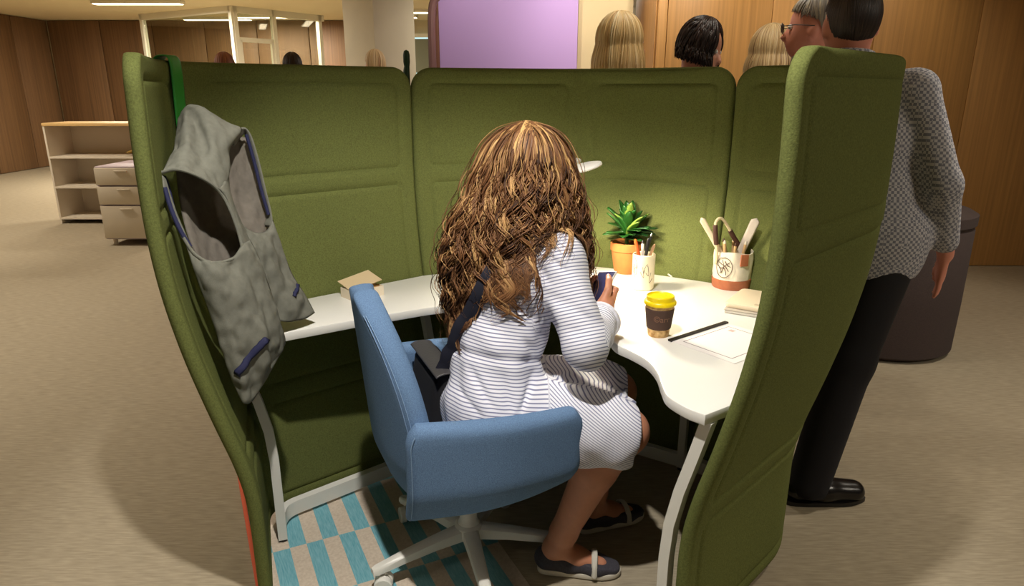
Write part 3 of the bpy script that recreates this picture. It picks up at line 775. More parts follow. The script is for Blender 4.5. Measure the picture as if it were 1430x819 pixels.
# hands: palm, four fingers and thumb closed round the phone
PHC = A(.262, 1.952, .845)                        # phone centre
PN = unit(A(-.50, -.30, .80)); PU = unit(A(.35, .62, .70)-PN*np.dot(A(.35, .62, .70), PN)); PR = np.cross(PU, PN)
def ph(r, u, n): return PHC+PR*r+PU*u+PN*n
def hand(wr, side, f):
    """side +1: the hand on the PR side of the phone"""
    base = ph(side*.030, -.055, -.020)
    f.cone(wr, wr*.4+base*.6, .026, .027, 0.012, None)
    f.cone(wr*.4+base*.6, ph(side*.034, -.030, -.024), .027, .021, 0.012)
    for i, (u0, ln) in enumerate(((-.005, 1.0), (-.025, 1.05), (-.044, .98), (-.062, .82))):
        k0 = ph(side*.044, u0-.008, -.022); k1 = ph(side*(.046), u0+.012*ln, -.017); k2 = ph(side*.026, u0+.022*ln, -.020); k3 = ph(side*.004, u0+.026*ln, -.0165)
        f.chain([base*.35+k0*.65, k0], [.012, .0105], 0.006); f.chain([k0, k1, k2, k3], [.0100, .0095, .0088, .0080], 0.003)
    t0 = ph(side*.036, -.06, -.004); t1 = ph(side*.046, -.022, .010); t2 = ph(side*.036, .012, .0145); t3 = ph(side*.024, .032, .0145)
    f.chain([base, t0, t1, t2, t3], [.017, .014, .0115, .0105, .0088], 0.005)
hand(g['rwr'], 1, body); hand(g['lwr'], -1, body)
# feet
FD = {'ran': unit(A(1, -.10, 0)), 'lan': unit(A(.9, .35, 0))}
for k_ in ('ran', 'lan'):
    a = g[k_]; d = FD[k_]
    body.chain([a, a+d*.06+A(0, 0, -.03), a+d*.13+A(0, 0, -.052)], [.036, .034, .024], 0.02, (A(0, 0, 1), .8)).cone(a, a-d*.03+A(0, 0, -.05), .034, .028, 0.02)
bodyo = body.build('body', SKIN, W)
for s in (-1, 1):
    MB().lathe([(0.0005, -.011), (.008, -.0075), (.011, 0), (.008, .0075), (.0005, .011)], hl(.078, s*.032, .008), 12).build('eye', mat('eye_white', (230, 226, 220), 0.3), W)
# ---- dress
dress = Field(LO, HI, 0.005)
inf = .012
dress.chain([g['neck']-A(0, 0, .03)-FW*.01, g['chest'], g['waist']], [.064, .122, .110], 0.05, (SHD, 1.33))
dress.chain([g['waist'], g['pel'], g['pel']-A(0, 0, .035)], [.112, .128, .130], 0.05, (unit(A(.1, -1, 0)), 1.36))
dress.chain([g['lsh'], g['rsh']], [.070, .070], 0.05)
dress.cone(g['rsh'], g['rel'], .064, .060, 0.03).cone(g['rel'], g['rel']*.30+g['rwr']*.70, .064, .052, 0.012)
dress.cone(g['lsh'], g['lel'], .070, .062, 0.03).cone(g['lel'], g['lel']*.25+g['lwr']*.75, .062, .050, 0.012)
rk = g['rhip']*.04+g['rkn']*.96; lk = g['lhip']*.04+g['lkn']*.96
dress.cone(g['rhip'], rk, .118, .086, 0.05).cone(g['lhip'], lk, .118, .086, 0.05)
for f_ in (.3, .6, .9):
    p = g['rhip']*(1-f_)+rk*f_; q = g['lhip']*(1-f_)+lk*f_; r_ = .105-.03*f_
    dress.cone(p, q, r_, r_, 0.05)
dress.cone(rk+A(-.12, -.02, -.02), rk+A(-.005, -.012, -.045), .07, .058, 0.04)          # hem hanging by the near knee
kd = unit(g['rkn']-g['rhip']); dress.cut(g['rkn']+A(.026, 0, 0), unit(A(kd[0], kd[1]*.2, -.10)))
# sleeve ends and neck opening cut clean
sl, X = dress.sub(g['rwr']-.12, g['rwr']+.12); fd = unit(g['rwr']-g['rel']); c0 = g['rel']*.22+g['rwr']*.78
dress.D[sl] = np.maximum(dress.D[sl], sum((X[i]-c0[i])*fd[i] for i in range(3)))
# creases: sharp drapery folds pressed into the cloth
DG = np.meshgrid(*dress.ax, indexing='ij')
def wn(p, q, k, ph_, dirv):
    d = unit(dirv); return np.sin(((DG[0]-p[0])*d[0]+(DG[1]-p[1])*d[1]+(DG[2]-p[2])*d[2])*k+ph_)
def fold(a, b, w, depth):
    """a groove along a-b"""
    a = np.asarray(a); b = np.asarray(b); v = b-a; L2 = np.dot(v, v)
    sl, X = dress.sub(np.minimum(a, b)-.06, np.maximum(a, b)+.06)
    if sl is None: return
    tt = np.clip(sum((X[i]-a[i])*v[i] for i in range(3))/L2, 0, 1)
    dd = np.sqrt(sum((X[i]-a[i]-tt*v[i])**2 for i in range(3)))
    dress.D[sl] += (depth*np.exp(-(dd/w)**2)*np.sin(np.pi*np.clip(tt*.9+.05, 0, 1))).astype(np.float32)
pre = dress.D.copy()
def fpix(u0, v0, u1, v1, w, dp):
    a = dress.hit(u0, v0); b = dress.hit(u1, v1)
    if a is not None and b is not None: fold(a, b, w, dp)
FOLDS = [(655, 510, 690, 575, .011, .010), (640, 540, 675, 585, .010, .009), (700, 520, 715, 580, .010, .008), (748, 515, 725, 580, .010, .010), (775, 515, 750, 590, .010, .009), (800, 530, 775, 600, .012, .010),
         (690, 455, 770, 500, .018, .010), (700, 420, 760, 450, .016, .009), (650, 470, 720, 500, .014, .007), (745, 360, 770, 400, .010, .008), (760, 350, 795, 385, .010, .008), (740, 400, 800, 430, .014, .009),
         (760, 440, 815, 470, .014, .009), (775, 470, 830, 480, .012, .008), (820, 460, 855, 485, .010, .009), (805, 430, 840, 460, .010, .008), (730, 470, 748, 500, .012, .008), (830, 560, 860, 620, .014, .006), (805, 560, 820, 620, .012, .006)]
for f_ in FOLDS: fpix(*f_)
dress.D += (.0022*np.sin(DG[0]*55+DG[2]*38+3*np.sin(DG[1]*18))+.0018*np.sin(DG[1]*70-DG[2]*45+2*np.sin(DG[0]*22))).astype(np.float32)
# waist gather
wd = unit(g['chest']-g['pel']); wz = sum((DG[i]-g['waist'][i])*wd[i] for i in range(3))
dress.D += (.007*np.exp(-(wz/.012)**2)).astype(np.float32)*(np.abs(DG[1]-1.82) < .19)*(DG[0] < .12)
del DG
# stripe coordinate: along the sleeve on the arm, up the body elsewhere
def stripe(V):
    def seg(p, a, b):
        v = b-a; t_ = np.clip(((p-a)@v)/np.dot(v, v), 0, 1); return np.linalg.norm(p-a-t_[:, None]*v, axis=1), t_
    dT, _ = seg(V, g['neck']-A(0, 0, .06), g['pel']); out = V@unit(A(.12, .10, 1)); dT = dT-.035
    best = np.where(V[:, 2] < .50, 0, dT)
    for s, e, w_ in (('rsh', 'rel', 'rwr'), ('lsh', 'lel', 'lwr')):
        for a, b, off in ((g[s], g[e], 0.0), (g[e], g[w_], 1.0)):
            d_, _ = seg(V, a, b); v = unit(b-a); L = np.linalg.norm(g[e]-g[s])
            m = (d_ < best) & (V[:, 2] > .60)
            co = (V-a)@unit(v*.9+A(0, 0, -.35 if off == 0 else 0))+off*L
            out = np.where(m, 2.0+co, out); best = np.where(m, d_, best)
    hip = (V[:, 0] > .10) & (V[:, 2] < .66)
    out = np.where(hip, 4.0+V[:, 0]*.9+V[:, 2]*1.2, out)
    return out
DRM = mat('striped_cotton', (240, 240, 248), 0.85, bump=0.15, bscale=500)
nt, bs = nodes_of(DRM)
an = nt.nodes.new('ShaderNodeAttribute'); an.attribute_name = 'stripe'
fr = math_node(nt, 'FRACT', math_node(nt, 'DIVIDE', an.outputs['Fac'], 0.0092))
tri = math_node(nt, 'ABSOLUTE', math_node(nt, 'SUBTRACT', fr, 0.5))
rp = nt.nodes.new('ShaderNodeMapRange'); rp.inputs['From Min'].default_value = 0.10; rp.inputs['From Max'].default_value = 0.22; nt.links.new(tri, rp.inputs['Value'])
nt.links.new(mix_col(nt, rp.outputs[0], lin((122, 126, 160))+(1,), lin((236, 236, 246))+(1,)), bs.inputs['Base Color'])
dress.build('dress', DRM, W, attrs={'stripe': stripe})
# rolled cuff rings
for e, w_, r_, q in (('rel', 'rwr', .050, .76), ('lel', 'lwr', .048, .78)):
    ax = unit(g[w_]-g[e]); c = g[e]*(1-q)+g[w_]*q; s1 = unit(np.cross(ax, A(0, 0, 1))); s2 = np.cross(ax, s1)
    ring = [c+(s1*math.cos(a)+s2*math.sin(a))*r_+ax*.003*math.sin(3*a) for a in np.linspace(0, 2*math.pi, 32, endpoint=False)]
    MB().tube(ring, .0085, 8, closed=True, flat=(ax, 1.7)).build('cuff', mat('cuff_cotton', (214, 214, 228), 0.85, var=.12, vscale=90), W)
# shoes: dark canvas slip-on with pale sole and strap
for k_ in ('ran', 'lan'):
    a = g[k_]; d = FD[k_]; s = A(-d[1], d[0], 0); f = Field(np.minimum(a-d*.1, a+d*.22)-.09*A(1, 1, 0)-A(0, 0, .12), np.maximum(a-d*.1, a+d*.22)+.09*A(1, 1, 0)+A(0, 0, .03), 0.0045)
    b0 = A(a[0], a[1], 0)
    f.chain([b0-d*.028+A(0, 0, .040), b0+d*.04+A(0, 0, .038), b0+d*.12+A(0, 0, .032), b0+d*.165+A(0, 0, .026)], [.032, .033, .036, .028], 0.02, (s, 1.12))
    f.cone(b0-d*.035+A(0, 0, .05), b0+d*.005+A(0, 0, .06), .030, .036, 0.02)
    f.cut(b0+A(0, 0, .014), A(0, 0, -1)); n_ = unit(A(d[0]*.30, d[1]*.30, 1)); f.cut(b0+A(0, 0, .074), unit(-d*.22*-1+A(0, 0, 1)))
    sh = f.build('shoe', mat('charcoal_canvas', (60, 58, 66), 0.9, var=.2, vscale=200), W)
    out = [(-.058, 0), (-.05, .024), (-.02, .033), (.05, .035), (.12, .041), (.165, .034), (.19, .016), (.195, 0)]
    out = out+[(x, -y) for x, y in out[-2:0:-1]]
    op = spline(np.array([(b0[0]+d[0]*x+s[0]*y, b0[1]+d[1]*x+s[1]*y) for x, y in out]), 48, closed=True)
    MB().prism([tuple(p) for p in op], 0.004, 0.022, bevel=0.003).build('sole', mat('pale_rubber', (210, 204, 190), 0.7), sh)
    st = [b0+d*.115+s*q*.044+A(0, 0, .020+.052*math.sqrt(max(0, 1-q*q))) for q in np.linspace(-1, 1, 24)]
    MB().tube(st, .009, 8, flat=(A(0, 0, 1), .35)).build('shoe_strap', mat('pale_strap', (200, 196, 184), 0.8), sh)

# ---- hair: many separate curling locks gathered in one head of hair
HAIR = mat('curly_hair', (110, 66, 36), 0.55, spec=0.3)
nt, bs = nodes_of(HAIR)
an = nt.nodes.new('ShaderNodeAttribute'); an.attribute_name = 'tone'
cr = nt.nodes.new('ShaderNodeValToRGB'); nt.links.new(an.outputs['Fac'], cr.inputs['Fac'])
els = cr.color_ramp.elements; els[0].position = 0; els[0].color = lin((56, 34, 22))+(1,); els[1].position = 1; els[1].color = lin((212, 170, 112))+(1,)
e = els.new(0.5); e.color = lin((124, 84, 52))+(1,)
nt.links.new(cr.outputs['Color'], bs.inputs['Base Color'])
def locks(paths, radii, tones, seg=5):
    """paths (n,m,3), radii (n,m) -> one mesh"""
    n, m = paths.shape[:2]
    T = np.gradient(paths, axis=1); T /= np.maximum(np.linalg.norm(T, axis=2, keepdims=True), 1e-9)
    ref = np.zeros_like(T); ref[..., 0] = .31; ref[..., 1] = .95; ref[..., 2] = .02
    N = np.cross(T, ref); N /= np.maximum(np.linalg.norm(N, axis=2, keepdims=True), 1e-9); B = np.cross(T, N)
    a = np.arange(seg)*2*np.pi/seg
    V = paths[:, :, None, :]+radii[:, :, None, None]*(np.cos(a)[None, None, :, None]*N[:, :, None, :]+np.sin(a)[None, None, :, None]*B[:, :, None, :])
    idx = np.arange(n*m*seg).reshape(n, m, seg); nx = np.roll(idx, -1, 2)
    F = np.stack([idx[:, :-1], nx[:, :-1], nx[:, 1:], idx[:, 1:]], -1).reshape(-1, 4)
    return V.reshape(-1, 3), F, np.repeat(tones.reshape(n*m), seg)
def curly(nc, per, fr, amp, rad, spread, seedv, zoff=0.0):
    """nc clumps of per strands: strands of a clump share one wave and close up to a point at the tip"""
    r = np.random.default_rng(seedv); M = 52
    psi = r.uniform(-math.pi, math.pi, nc*2); fwd = math.atan2(FW[1], FW[0])
    dd = np.abs((psi-fwd+math.pi) % (2*math.pi)-math.pi); psi = psi[dd > .72][:nc]; nc = len(psi)
    def ex(x): return np.repeat(x, per)
    f = r.uniform(fr[0], fr[1], nc)
    deg = np.degrees(psi)
    zx = np.array([-180, -146, -128, -95, -78, -60, -35, -22, -8, 30, 80, 120, 180]); ze = np.array([.77, .77, .87, .91, .91, 1.04, 1.05, .95, .82, .82, .95, .88, .77])
    ze = np.interp(deg, zx, ze)+r.normal(0, .035, nc)-zoff
    ph0 = r.uniform(0, 2*np.pi, nc); wl = r.uniform(.085, .14, nc); hand_ = r.choice([-1, 1], nc)*r.uniform(.2, 1.0, nc); am0 = amp*r.uniform(.5, 1.5, nc); dr = r.normal(0, .10, nc); tn0 = r.normal(.42, .20, nc)
    psi, f, ze, ph0, wl, hand_, am0, dr, tn0 = map(ex, (psi, f, ze, ph0, wl, hand_, am0, dr, tn0)); n = nc*per
    o1 = r.normal(0, spread, n); o2 = r.normal(0, spread, n); ze = ze+r.normal(0, .012, n); ph0 = ph0+r.normal(0, .25, n); f = f+r.normal(0, .012, n)
    zt = 1.318-(1-f)*.10
    t_ = np.linspace(0, 1, M)**1.25
    z = zt[:, None]-(zt-ze)[:, None]*t_[None]
    ez = np.array([.75, .85, .95, 1.02, 1.08, 1.14, 1.19, 1.235, 1.268, 1.295, 1.312, 1.325]); ew = np.array([.195, .205, .204, .192, .172, .150, .131, .117, .100, .077, .050, .0])
    ctr_x = np.interp(z, [.8, 1.0, 1.15, 1.3], [.010, .015, .035, .045]); ctr_y = np.interp(z, [.8, 1.0, 1.15, 1.3], [1.90, 1.90, 1.915, 1.92])
    zz = 1.325-(zt[:, None]-z)*(1.325-.80)/(zt[:, None]-.80)
    env = np.interp(zz, ez, ew)*f[:, None]**.8
    rad_ = env*(.74+.26*np.abs(np.cos(psi))[:, None])
    s_ = (zt[:, None]-z); ph = 2*np.pi*s_/wl[:, None]*(1+.25*s_)+ph0[:, None]
    am = am0[:, None]*np.clip((s_-.04)/.22, 0, 1)
    w1 = am*np.sin(ph); w2 = am*np.cos(ph)*hand_[:, None]*.8
    cl = np.interp(t_, [0, .25, .7, 1], [.8, 1.2, 1.0, .35])[None]
    ang = psi[:, None]+dr[:, None]*t_[None]
    rr_ = rad_+w2+o2[:, None]*cl; tt_ = w1+o1[:, None]*cl
    P = np.stack([ctr_x+np.cos(ang)*rr_-np.sin(ang)*tt_, ctr_y+np.sin(ang)*rr_+np.cos(ang)*tt_, z+.15*w2], -1)
    for fld, gap in ((dress, .008), (body, .006)):
        for _ in range(3):
            d_ = fld.sample(P)-gap; G = fld.grad(P); G /= np.maximum(np.linalg.norm(G, axis=-1, keepdims=True), 1e-6)
            P = P+G*np.clip(-d_, 0, .05)[..., None]
    P[:, 1:-1] = .25*P[:, :-2]+.5*P[:, 1:-1]+.25*P[:, 2:]
    R = rad*r.uniform(.7, 1.2, n)[:, None]*np.interp(np.linspace(0, 1, M), [0, .08, .75, 1], [.6, 1, .85, .15])[None]
    tone = np.clip(tn0[:, None]+r.normal(0, .10, n)[:, None]+.16*np.sin(ph+1)+np.clip((z-1.1)*.5, -.1, .1), 0, 1)
    return locks(P, R, tone)
parts_ = [curly(70, 7, (.55, .84), .012, .0070, .006, 3), curly(160, 13, (.82, 1.0), .015, .0027, .0048, 4), curly(120, 11, (.92, 1.06), .018, .0021, .0050, 5), curly(130, 2, (.97, 1.12), .022, .0011, .012, 6, .02)]
V = np.vstack([p[0] for p in parts_]); off = np.cumsum([0]+[len(p[0]) for p in parts_[:-1]]); F = np.vstack([p[1]+o for p, o in zip(parts_, off)])
ho = mesh_obj('hair', V, F, HAIR, W, attrs={'tone': np.concatenate([p[2] for p in parts_])})
ho['label'] = 'long loose brown curls with golden highlights'
# ---- phone in her hands
Rm = Matrix((PR, PU, PN)).transposed()
t = thing('smartphone', 'dark blue smartphone with white rim held in the seated woman\'s hands', 'phone', tuple(PHC))
MB().box(PHC, (.066, .132, .008), Rm, bevel=.0035).build('case', mat('white_case', (226, 224, 224), 0.35), t)
MB().box(PHC+PN*.0042, (.060, .124, .001), Rm).build('screen', mat('blue_screen', (34, 38, 84), 0.2), t, smooth=False)
# ---- shoulder bag and strap
t = thing('shoulder_bag', 'black shoulder bag with grey flap between the woman and the chair back', 'bag', (-.30, 1.88, .47))
bc = A(-.235, 1.87, .525); bf = unit(A(.85, .35, -.15)); br = unit(np.cross(bf, A(0, 0, 1))); bu = np.cross(br, bf)
def bag_pt(a, b): return bc+br*(a-.5)*.30*(1-.12*b)+bu*(b-.5)*.26
up_part('bag_body', grid(ease(.30, .03, .02), ease(.26, .03, .02), bag_pt), .085, .035, BLACK, t, local=False)
def flap_pt(a, b):
    p = bc+br*(a-.5)*.285; q = .62*np.clip(b, 0, 1)
    ang = -0.4+q*2.2
    return p+bu*(.10+.032*math.cos(ang)-.10*max(0, q-.6))+bf*(-.052*math.sin(ang)-.006)
up_part('flap', grid(ease(.285, .008, .02), ease(.20, .008, .012), flap_pt), .006, .003, mat('grey_leather', (70, 68, 70), 0.45, bump=.2, bscale=150), t, local=False)
sp = []
for (u, v) in ((742, 330), (716, 350), (692, 375), (672, 410), (652, 448)):
    h = dress.hit(u, v)
    if h is not None: sp.append(h-unit(ray(u, v))*.006)
sp = [g['rsh']*.45+g['neck']*.55+A(.03, .04, .055)]+sp+[at(632, 492, 1.77), at(613, 530, 1.78)]
sp = np.array(sp); path = spline(sp, 60)
for _ in range(4):
    dd_ = dress.sample(path)-.006; gg = dress.grad(path); gg /= np.maximum(np.linalg.norm(gg, axis=1, keepdims=True), 1e-6); path = path+gg*np.clip(-dd_, 0, .04)[:, None]
MB().tube(path, .023, 8, flat=(unit(ray(660, 430)), .16)).build('shoulder_strap', mat('dark_navy_strap', (22, 24, 40), 0.8), t)
# ------------------------------------------------------------------ hook strap and vest on the left screen
def find_s(key, u, z, off):
    P, L, N, sf = PLAN[key]; best = None
    for s in np.linspace(0, sf*1.1, 300):
        p = np.array([np.interp(s, L, P[:, i]) for i in (0, 1)]); n = unit([np.interp(s, L, N[:, i]) for i in (0, 1)]); q = p+n*(flare(z)+off)
        d = q[1]*CP-(z-CAMH)*SP; uu = 715+FPX*q[0]/d
        if best is None or abs(uu-u) < best[0]: best = (abs(uu-u), s, p, n)
    return best
_, s_, hp, hn = find_s('L', 247, 1.40, 0.0)
hn3 = A(hn[0], hn[1], 0); ht = A(hn[1], -hn[0], 0)
def hook_pt(off, z): return A(hp[0], hp[1], 0)+hn3*(flare(z)+off)+A(0, 0, z)
HG = mat('hook_green', (44, 140, 52), 0.45)
t = thing('coat_hook', 'bright green strap hook with wooden peg over the screen top', 'hook', tuple(hook_pt(0, TOP)))
prof = [(TH+.006, 1.36), (TH+.006, 1.47), (TH+.002, TOP+.006), (TH/2, TOP+.012), (-.002, TOP+.006), (-.007, 1.46), (-.007, 1.36), (-.008, 1.295), (-.018, 1.268), (-.034, 1.262)]
pp = spline(np.array([hook_pt(o, z) for o, z in prof]), 50)
G = np.array([[p+ht*w for w in np.linspace(-.031, .031, 9)] for p in pp])
V, F0, F1 = slab(G, .005, .0024); mesh_obj('strap', V, np.vstack([F0, F1]), HG, t)
pg = hook_pt(-.012, 1.315)
MB().tube([pg, pg-hn3*.05, pg-hn3*.052], [.010, .012, .009], 14).build('peg', mat('beech', (176, 128, 84), 0.5, var=.1, vscale=60), t)
# small dark green clip standing up at the seam behind
cp = at(567, 84, 2.635)
t = thing('screen_clip', 'small dark green clip knob sticking up at the screen seam', 'clip', (cp[0], cp[1], TOP))
MB().tube([(cp[0], cp[1], 1.40), (cp[0], cp[1], TOP-.01), (cp[0]+.002, cp[1], TOP+.006)], [.013, .012, .010], 12).build('stem', mat('dark_green', (24, 58, 28), 0.5), t)
MB().lathe([(.001, 0), (.010, .004), (.0125, .02), (.0125, .045), (.009, .058), (.001, .062)], (cp[0]+.002, cp[1], TOP+.000), 16).build('knob', mat('dark_green', (24, 58, 28)), t)

VEST = mat('grey_canvas', (114, 114, 104), 0.95, var=.10, vscale=60, bump=.3, bscale=500, spec=.1)
LIN = mat('vest_lining', (110, 104, 96), 0.95, var=.1, vscale=60, spec=.1)
VNAVY = mat('navy_binding', (28, 31, 68), 0.8)
vt = thing('vest', 'grey canvas vest with navy trims hanging from the green hook', 'vest', tuple(at(300, 400, 1.75)))
def patch(name, rows, m, nu=40, nv=40, th=.005, fold=.003, seed=0, parent=None):
    R = np.array([[at(*p) for p in r] for r in rows])
    Gm = np.array([spline(R[i], nv) for i in range(len(R))]); Gm = np.array([spline(Gm[:, j], nu) for j in range(nv)]).transpose(1, 0, 2)
    du = np.gradient(Gm, axis=0); dv = np.gradient(Gm, axis=1); N = np.cross(du, dv); N /= np.maximum(np.linalg.norm(N, axis=2, keepdims=True), 1e-9)
    if fold:
        for i in range(nu):
            for j in range(nv):
                p = Gm[i, j]; e = min(1, min(j, nv-1-j, i, nu-1-i)/3)
                Gm[i, j] = p+N[i, j]*fold*e*(mnoise.noise(Vector((p[0]*22+seed, p[1]*22, p[2]*9)))*1.6+mnoise.noise(Vector((p[0]*50, p[1]*50+seed, p[2]*30)))*.7)
    V, F0, F1 = slab(Gm, th, th/2); return mesh_obj(name, V, np.vstack([F0, F1]), m, parent or vt), Gm
patch('back_yoke', [[(252, 163, 1.875), (256, 152, 1.855), (264, 146, 1.85), (275, 147, 1.87), (290, 154, 1.91)],
                    [(247, 182, 1.85), (258, 172, 1.82), (272, 172, 1.845), (292, 166, 1.85), (318, 172, 1.93)],
                    [(242, 208, 1.79), (260, 205, 1.76), (281, 207, 1.80), (300, 196, 1.82), (338, 180, 1.93)],
                    [(232, 228, 1.715), (258, 226, 1.71), (283, 236, 1.745), (305, 236, 1.79), (322, 205, 1.89)],
                    [(226, 241, 1.675), (252, 237, 1.68), (284, 250, 1.71), (310, 270, 1.76), (319, 240, 1.86)]], VEST, 46, 46, fold=.007)
patch('shoulder_strip', [[(296, 257, 1.725), (308, 262, 1.75), (320, 236, 1.86)], [(314, 274, 1.75), (318, 270, 1.77), (320, 262, 1.84)], [(324, 297, 1.755), (327, 292, 1.78), (326, 285, 1.83)], [(334, 330, 1.755), (338, 325, 1.77), (340, 318, 1.82)], [(338, 350, 1.75), (345, 345, 1.77), (352, 340, 1.81)]], VEST, 30, 14, fold=.001)
near, NG = patch('near_panel', [[(256, 331, 1.645), (272, 354, 1.645), (295, 366, 1.65), (322, 362, 1.69), (338, 342, 1.735), (350, 335, 1.775)],
                     [(270, 376, 1.640), (290, 386, 1.635), (311, 390, 1.645), (335, 385, 1.685), (352, 373, 1.73), (364, 365, 1.775)],
                     [(288, 426, 1.640), (308, 432, 1.630), (330, 435, 1.645), (352, 430, 1.68), (370, 420, 1.725), (380, 412, 1.775)],
                     [(305, 476, 1.640), (325, 480, 1.630), (345, 480, 1.650), (365, 474, 1.68), (381, 462, 1.72), (391, 448, 1.775)],
                     [(322, 526, 1.640), (338, 528, 1.635), (355, 521, 1.660), (372, 506, 1.69), (386, 490, 1.73), (398, 470, 1.785)],
                     [(336, 559, 1.640), (342, 565, 1.640), (353, 560, 1.665), (369, 535, 1.70), (385, 507, 1.74), (399, 480, 1.79)]], VEST, 56, 44, fold=.010, seed=3)
patch('armhole_facing', [[(224, 241, 1.675), (231, 249, 1.685)], [(229, 266, 1.66), (238, 272, 1.68)], [(240, 301, 1.65), (250, 305, 1.675)], [(254, 334, 1.645), (268, 346, 1.66)]], VEST, 30, 8, fold=0)
MB().tube(spline(np.array([at(230, 262, 1.665), at(239, 292, 1.655), at(252, 322, 1.65), at(266, 345, 1.65)]), 24), .0055, 8).build('binding', VNAVY, vt)
MB().tube(spline(np.array([at(230, 247, 1.69), at(236, 262, 1.70), at(246, 300, 1.70), at(270, 355, 1.68)]), 24), .003, 6).build('binding', VNAVY, vt)
# hem roll round the near armhole
MB().tube(spline(np.array([at(*p) for p in ((226, 241, 1.675), (250, 237, 1.675), (284, 250, 1.705), (308, 270, 1.745), (323, 297, 1.752), (335, 332, 1.75), (337, 350, 1.73), (322, 363, 1.69), (295, 367, 1.65), (272, 355, 1.645), (256, 332, 1.645))]), 70), .0042, 8).build('armhole_hem', VEST, vt)
patch('far_facing', [[(320, 195, 1.90), (327, 205, 1.91)], [(338, 178, 1.93), (340, 188, 1.95)], [(350, 187, 1.945), (343, 194, 1.96)], [(361, 220, 1.95), (352, 226, 1.965)], [(371, 262, 1.95), (362, 266, 1.965)], [(380, 300, 1.945), (371, 300, 1.96)], [(380, 318, 1.93), (368, 316, 1.95)]], VEST, 36, 8, fold=0)
MB().tube(spline(np.array([at(344, 188, 1.945), at(354, 222, 1.95), at(364, 262, 1.95), at(375, 300, 1.945)]), 24), .005, 8).build('binding', VNAVY, vt)
far, FG = patch('far_panel', [[(328, 302, 1.82), (342, 317, 1.84), (358, 325, 1.87), (372, 322, 1.91), (381, 306, 1.945)],
                    [(346, 345, 1.82), (358, 350, 1.84), (372, 351, 1.865), (385, 350, 1.90), (394, 345, 1.94)],
                    [(361, 385, 1.825), (372, 388, 1.84), (385, 388, 1.87), (398, 386, 1.90), (408, 382, 1.94)],
                    [(375, 424, 1.835), (388, 428, 1.85), (402, 426, 1.875), (416, 419, 1.905), (426, 411, 1.94)],
                    [(383, 446, 1.84), (397, 450, 1.855), (412, 449, 1.885), (428, 445, 1.915), (440, 437, 1.945)]], VEST, 44, 34, fold=.010, seed=9)
patch('lining', [[(244, 222, 1.76), (275, 205, 1.84), (318, 192, 1.93), (349, 192, 1.99)], [(252, 290, 1.74), (290, 290, 1.83), (326, 272, 1.91), (364, 262, 1.985)], [(270, 350, 1.71), (305, 360, 1.80), (345, 330, 1.88), (378, 318, 1.965)], [(300, 400, 1.70), (325, 400, 1.79), (360, 372, 1.87), (386, 345, 1.955)]], LIN, 36, 36, fold=.008, seed=5)
def welt(Gm, a, b, w, name='pocket_welt'):
    """flat strip lying on a panel; a, b as (row, column) fractions"""
    n = 14; pts = []
    for k in np.linspace(0, 1, n):
        i = (a[0]+(b[0]-a[0])*k)*(Gm.shape[0]-1); j = (a[1]+(b[1]-a[1])*k)*(Gm.shape[1]-1)
        p = Gm[int(i), int(j)]; q = Gm[min(Gm.shape[0]-1, int(i)+1), min(Gm.shape[1]-1, int(j)+1)]; f = i-int(i)
        pts.append(p*(1-f)+q*f)
    pts = resample(np.array(pts), n); d = unit(pts[-1]-pts[0]); vd = unit(ray(340, 480)); s = unit(np.cross(d, vd))
    lift = vd*-.007
    G2 = np.array([[p+lift+s*x for x in np.linspace(-w/2, w/2, 5)] for p in pts]); V, F0, F1 = slab(G2, .005, .0024)
    return mesh_obj(name, V, np.vstack([F0, F1]), VNAVY, vt)
welt(NG, (.78, .12), (.60, .66), .020); welt(FG, (.70, .72), (.62, .98), .012)

# ------------------------------------------------------------------ things on the desk
def on_desk(u, v): return atz(u, v, DZ)
# potted plant
c = on_desk(874, 380); Z0 = DZ
t = thing('potted_plant', 'bushy green leaved plant in a small terracotta pot on the desk', 'plant', tuple(c))
TERRA = mat('terracotta', (206, 124, 62), 0.85, var=.1, vscale=30)
MB().lathe([(.043, 0), (.047, .006), (.060, .088), (.0635, .090), (.0645, .120), (.058, .121), (.055, .095), (.001, .093)], c, 36).build('pot', TERRA, t)
MB().lathe([(.0555, .098), (.04, .104), (.001, .106)], c, 24).build('soil', mat('soil', (52, 34, 22), 0.95, var=.3, vscale=120), t)
LEAF = mat('leaf_green', (36, 88, 30), 0.4, var=.25, vscale=25); LEAFY = mat('leaf_yellow_green', (122, 150, 60), 0.45, var=.25, vscale=25)
MB().tube([c+A(0, 0, .10), c+A(-.004, 0, .135), c+A(0, .002, .16)], [.008, .007, .005], 8).build('stem', mat('stem_green', (86, 120, 50), 0.6), t)
rr = random.Random(4)
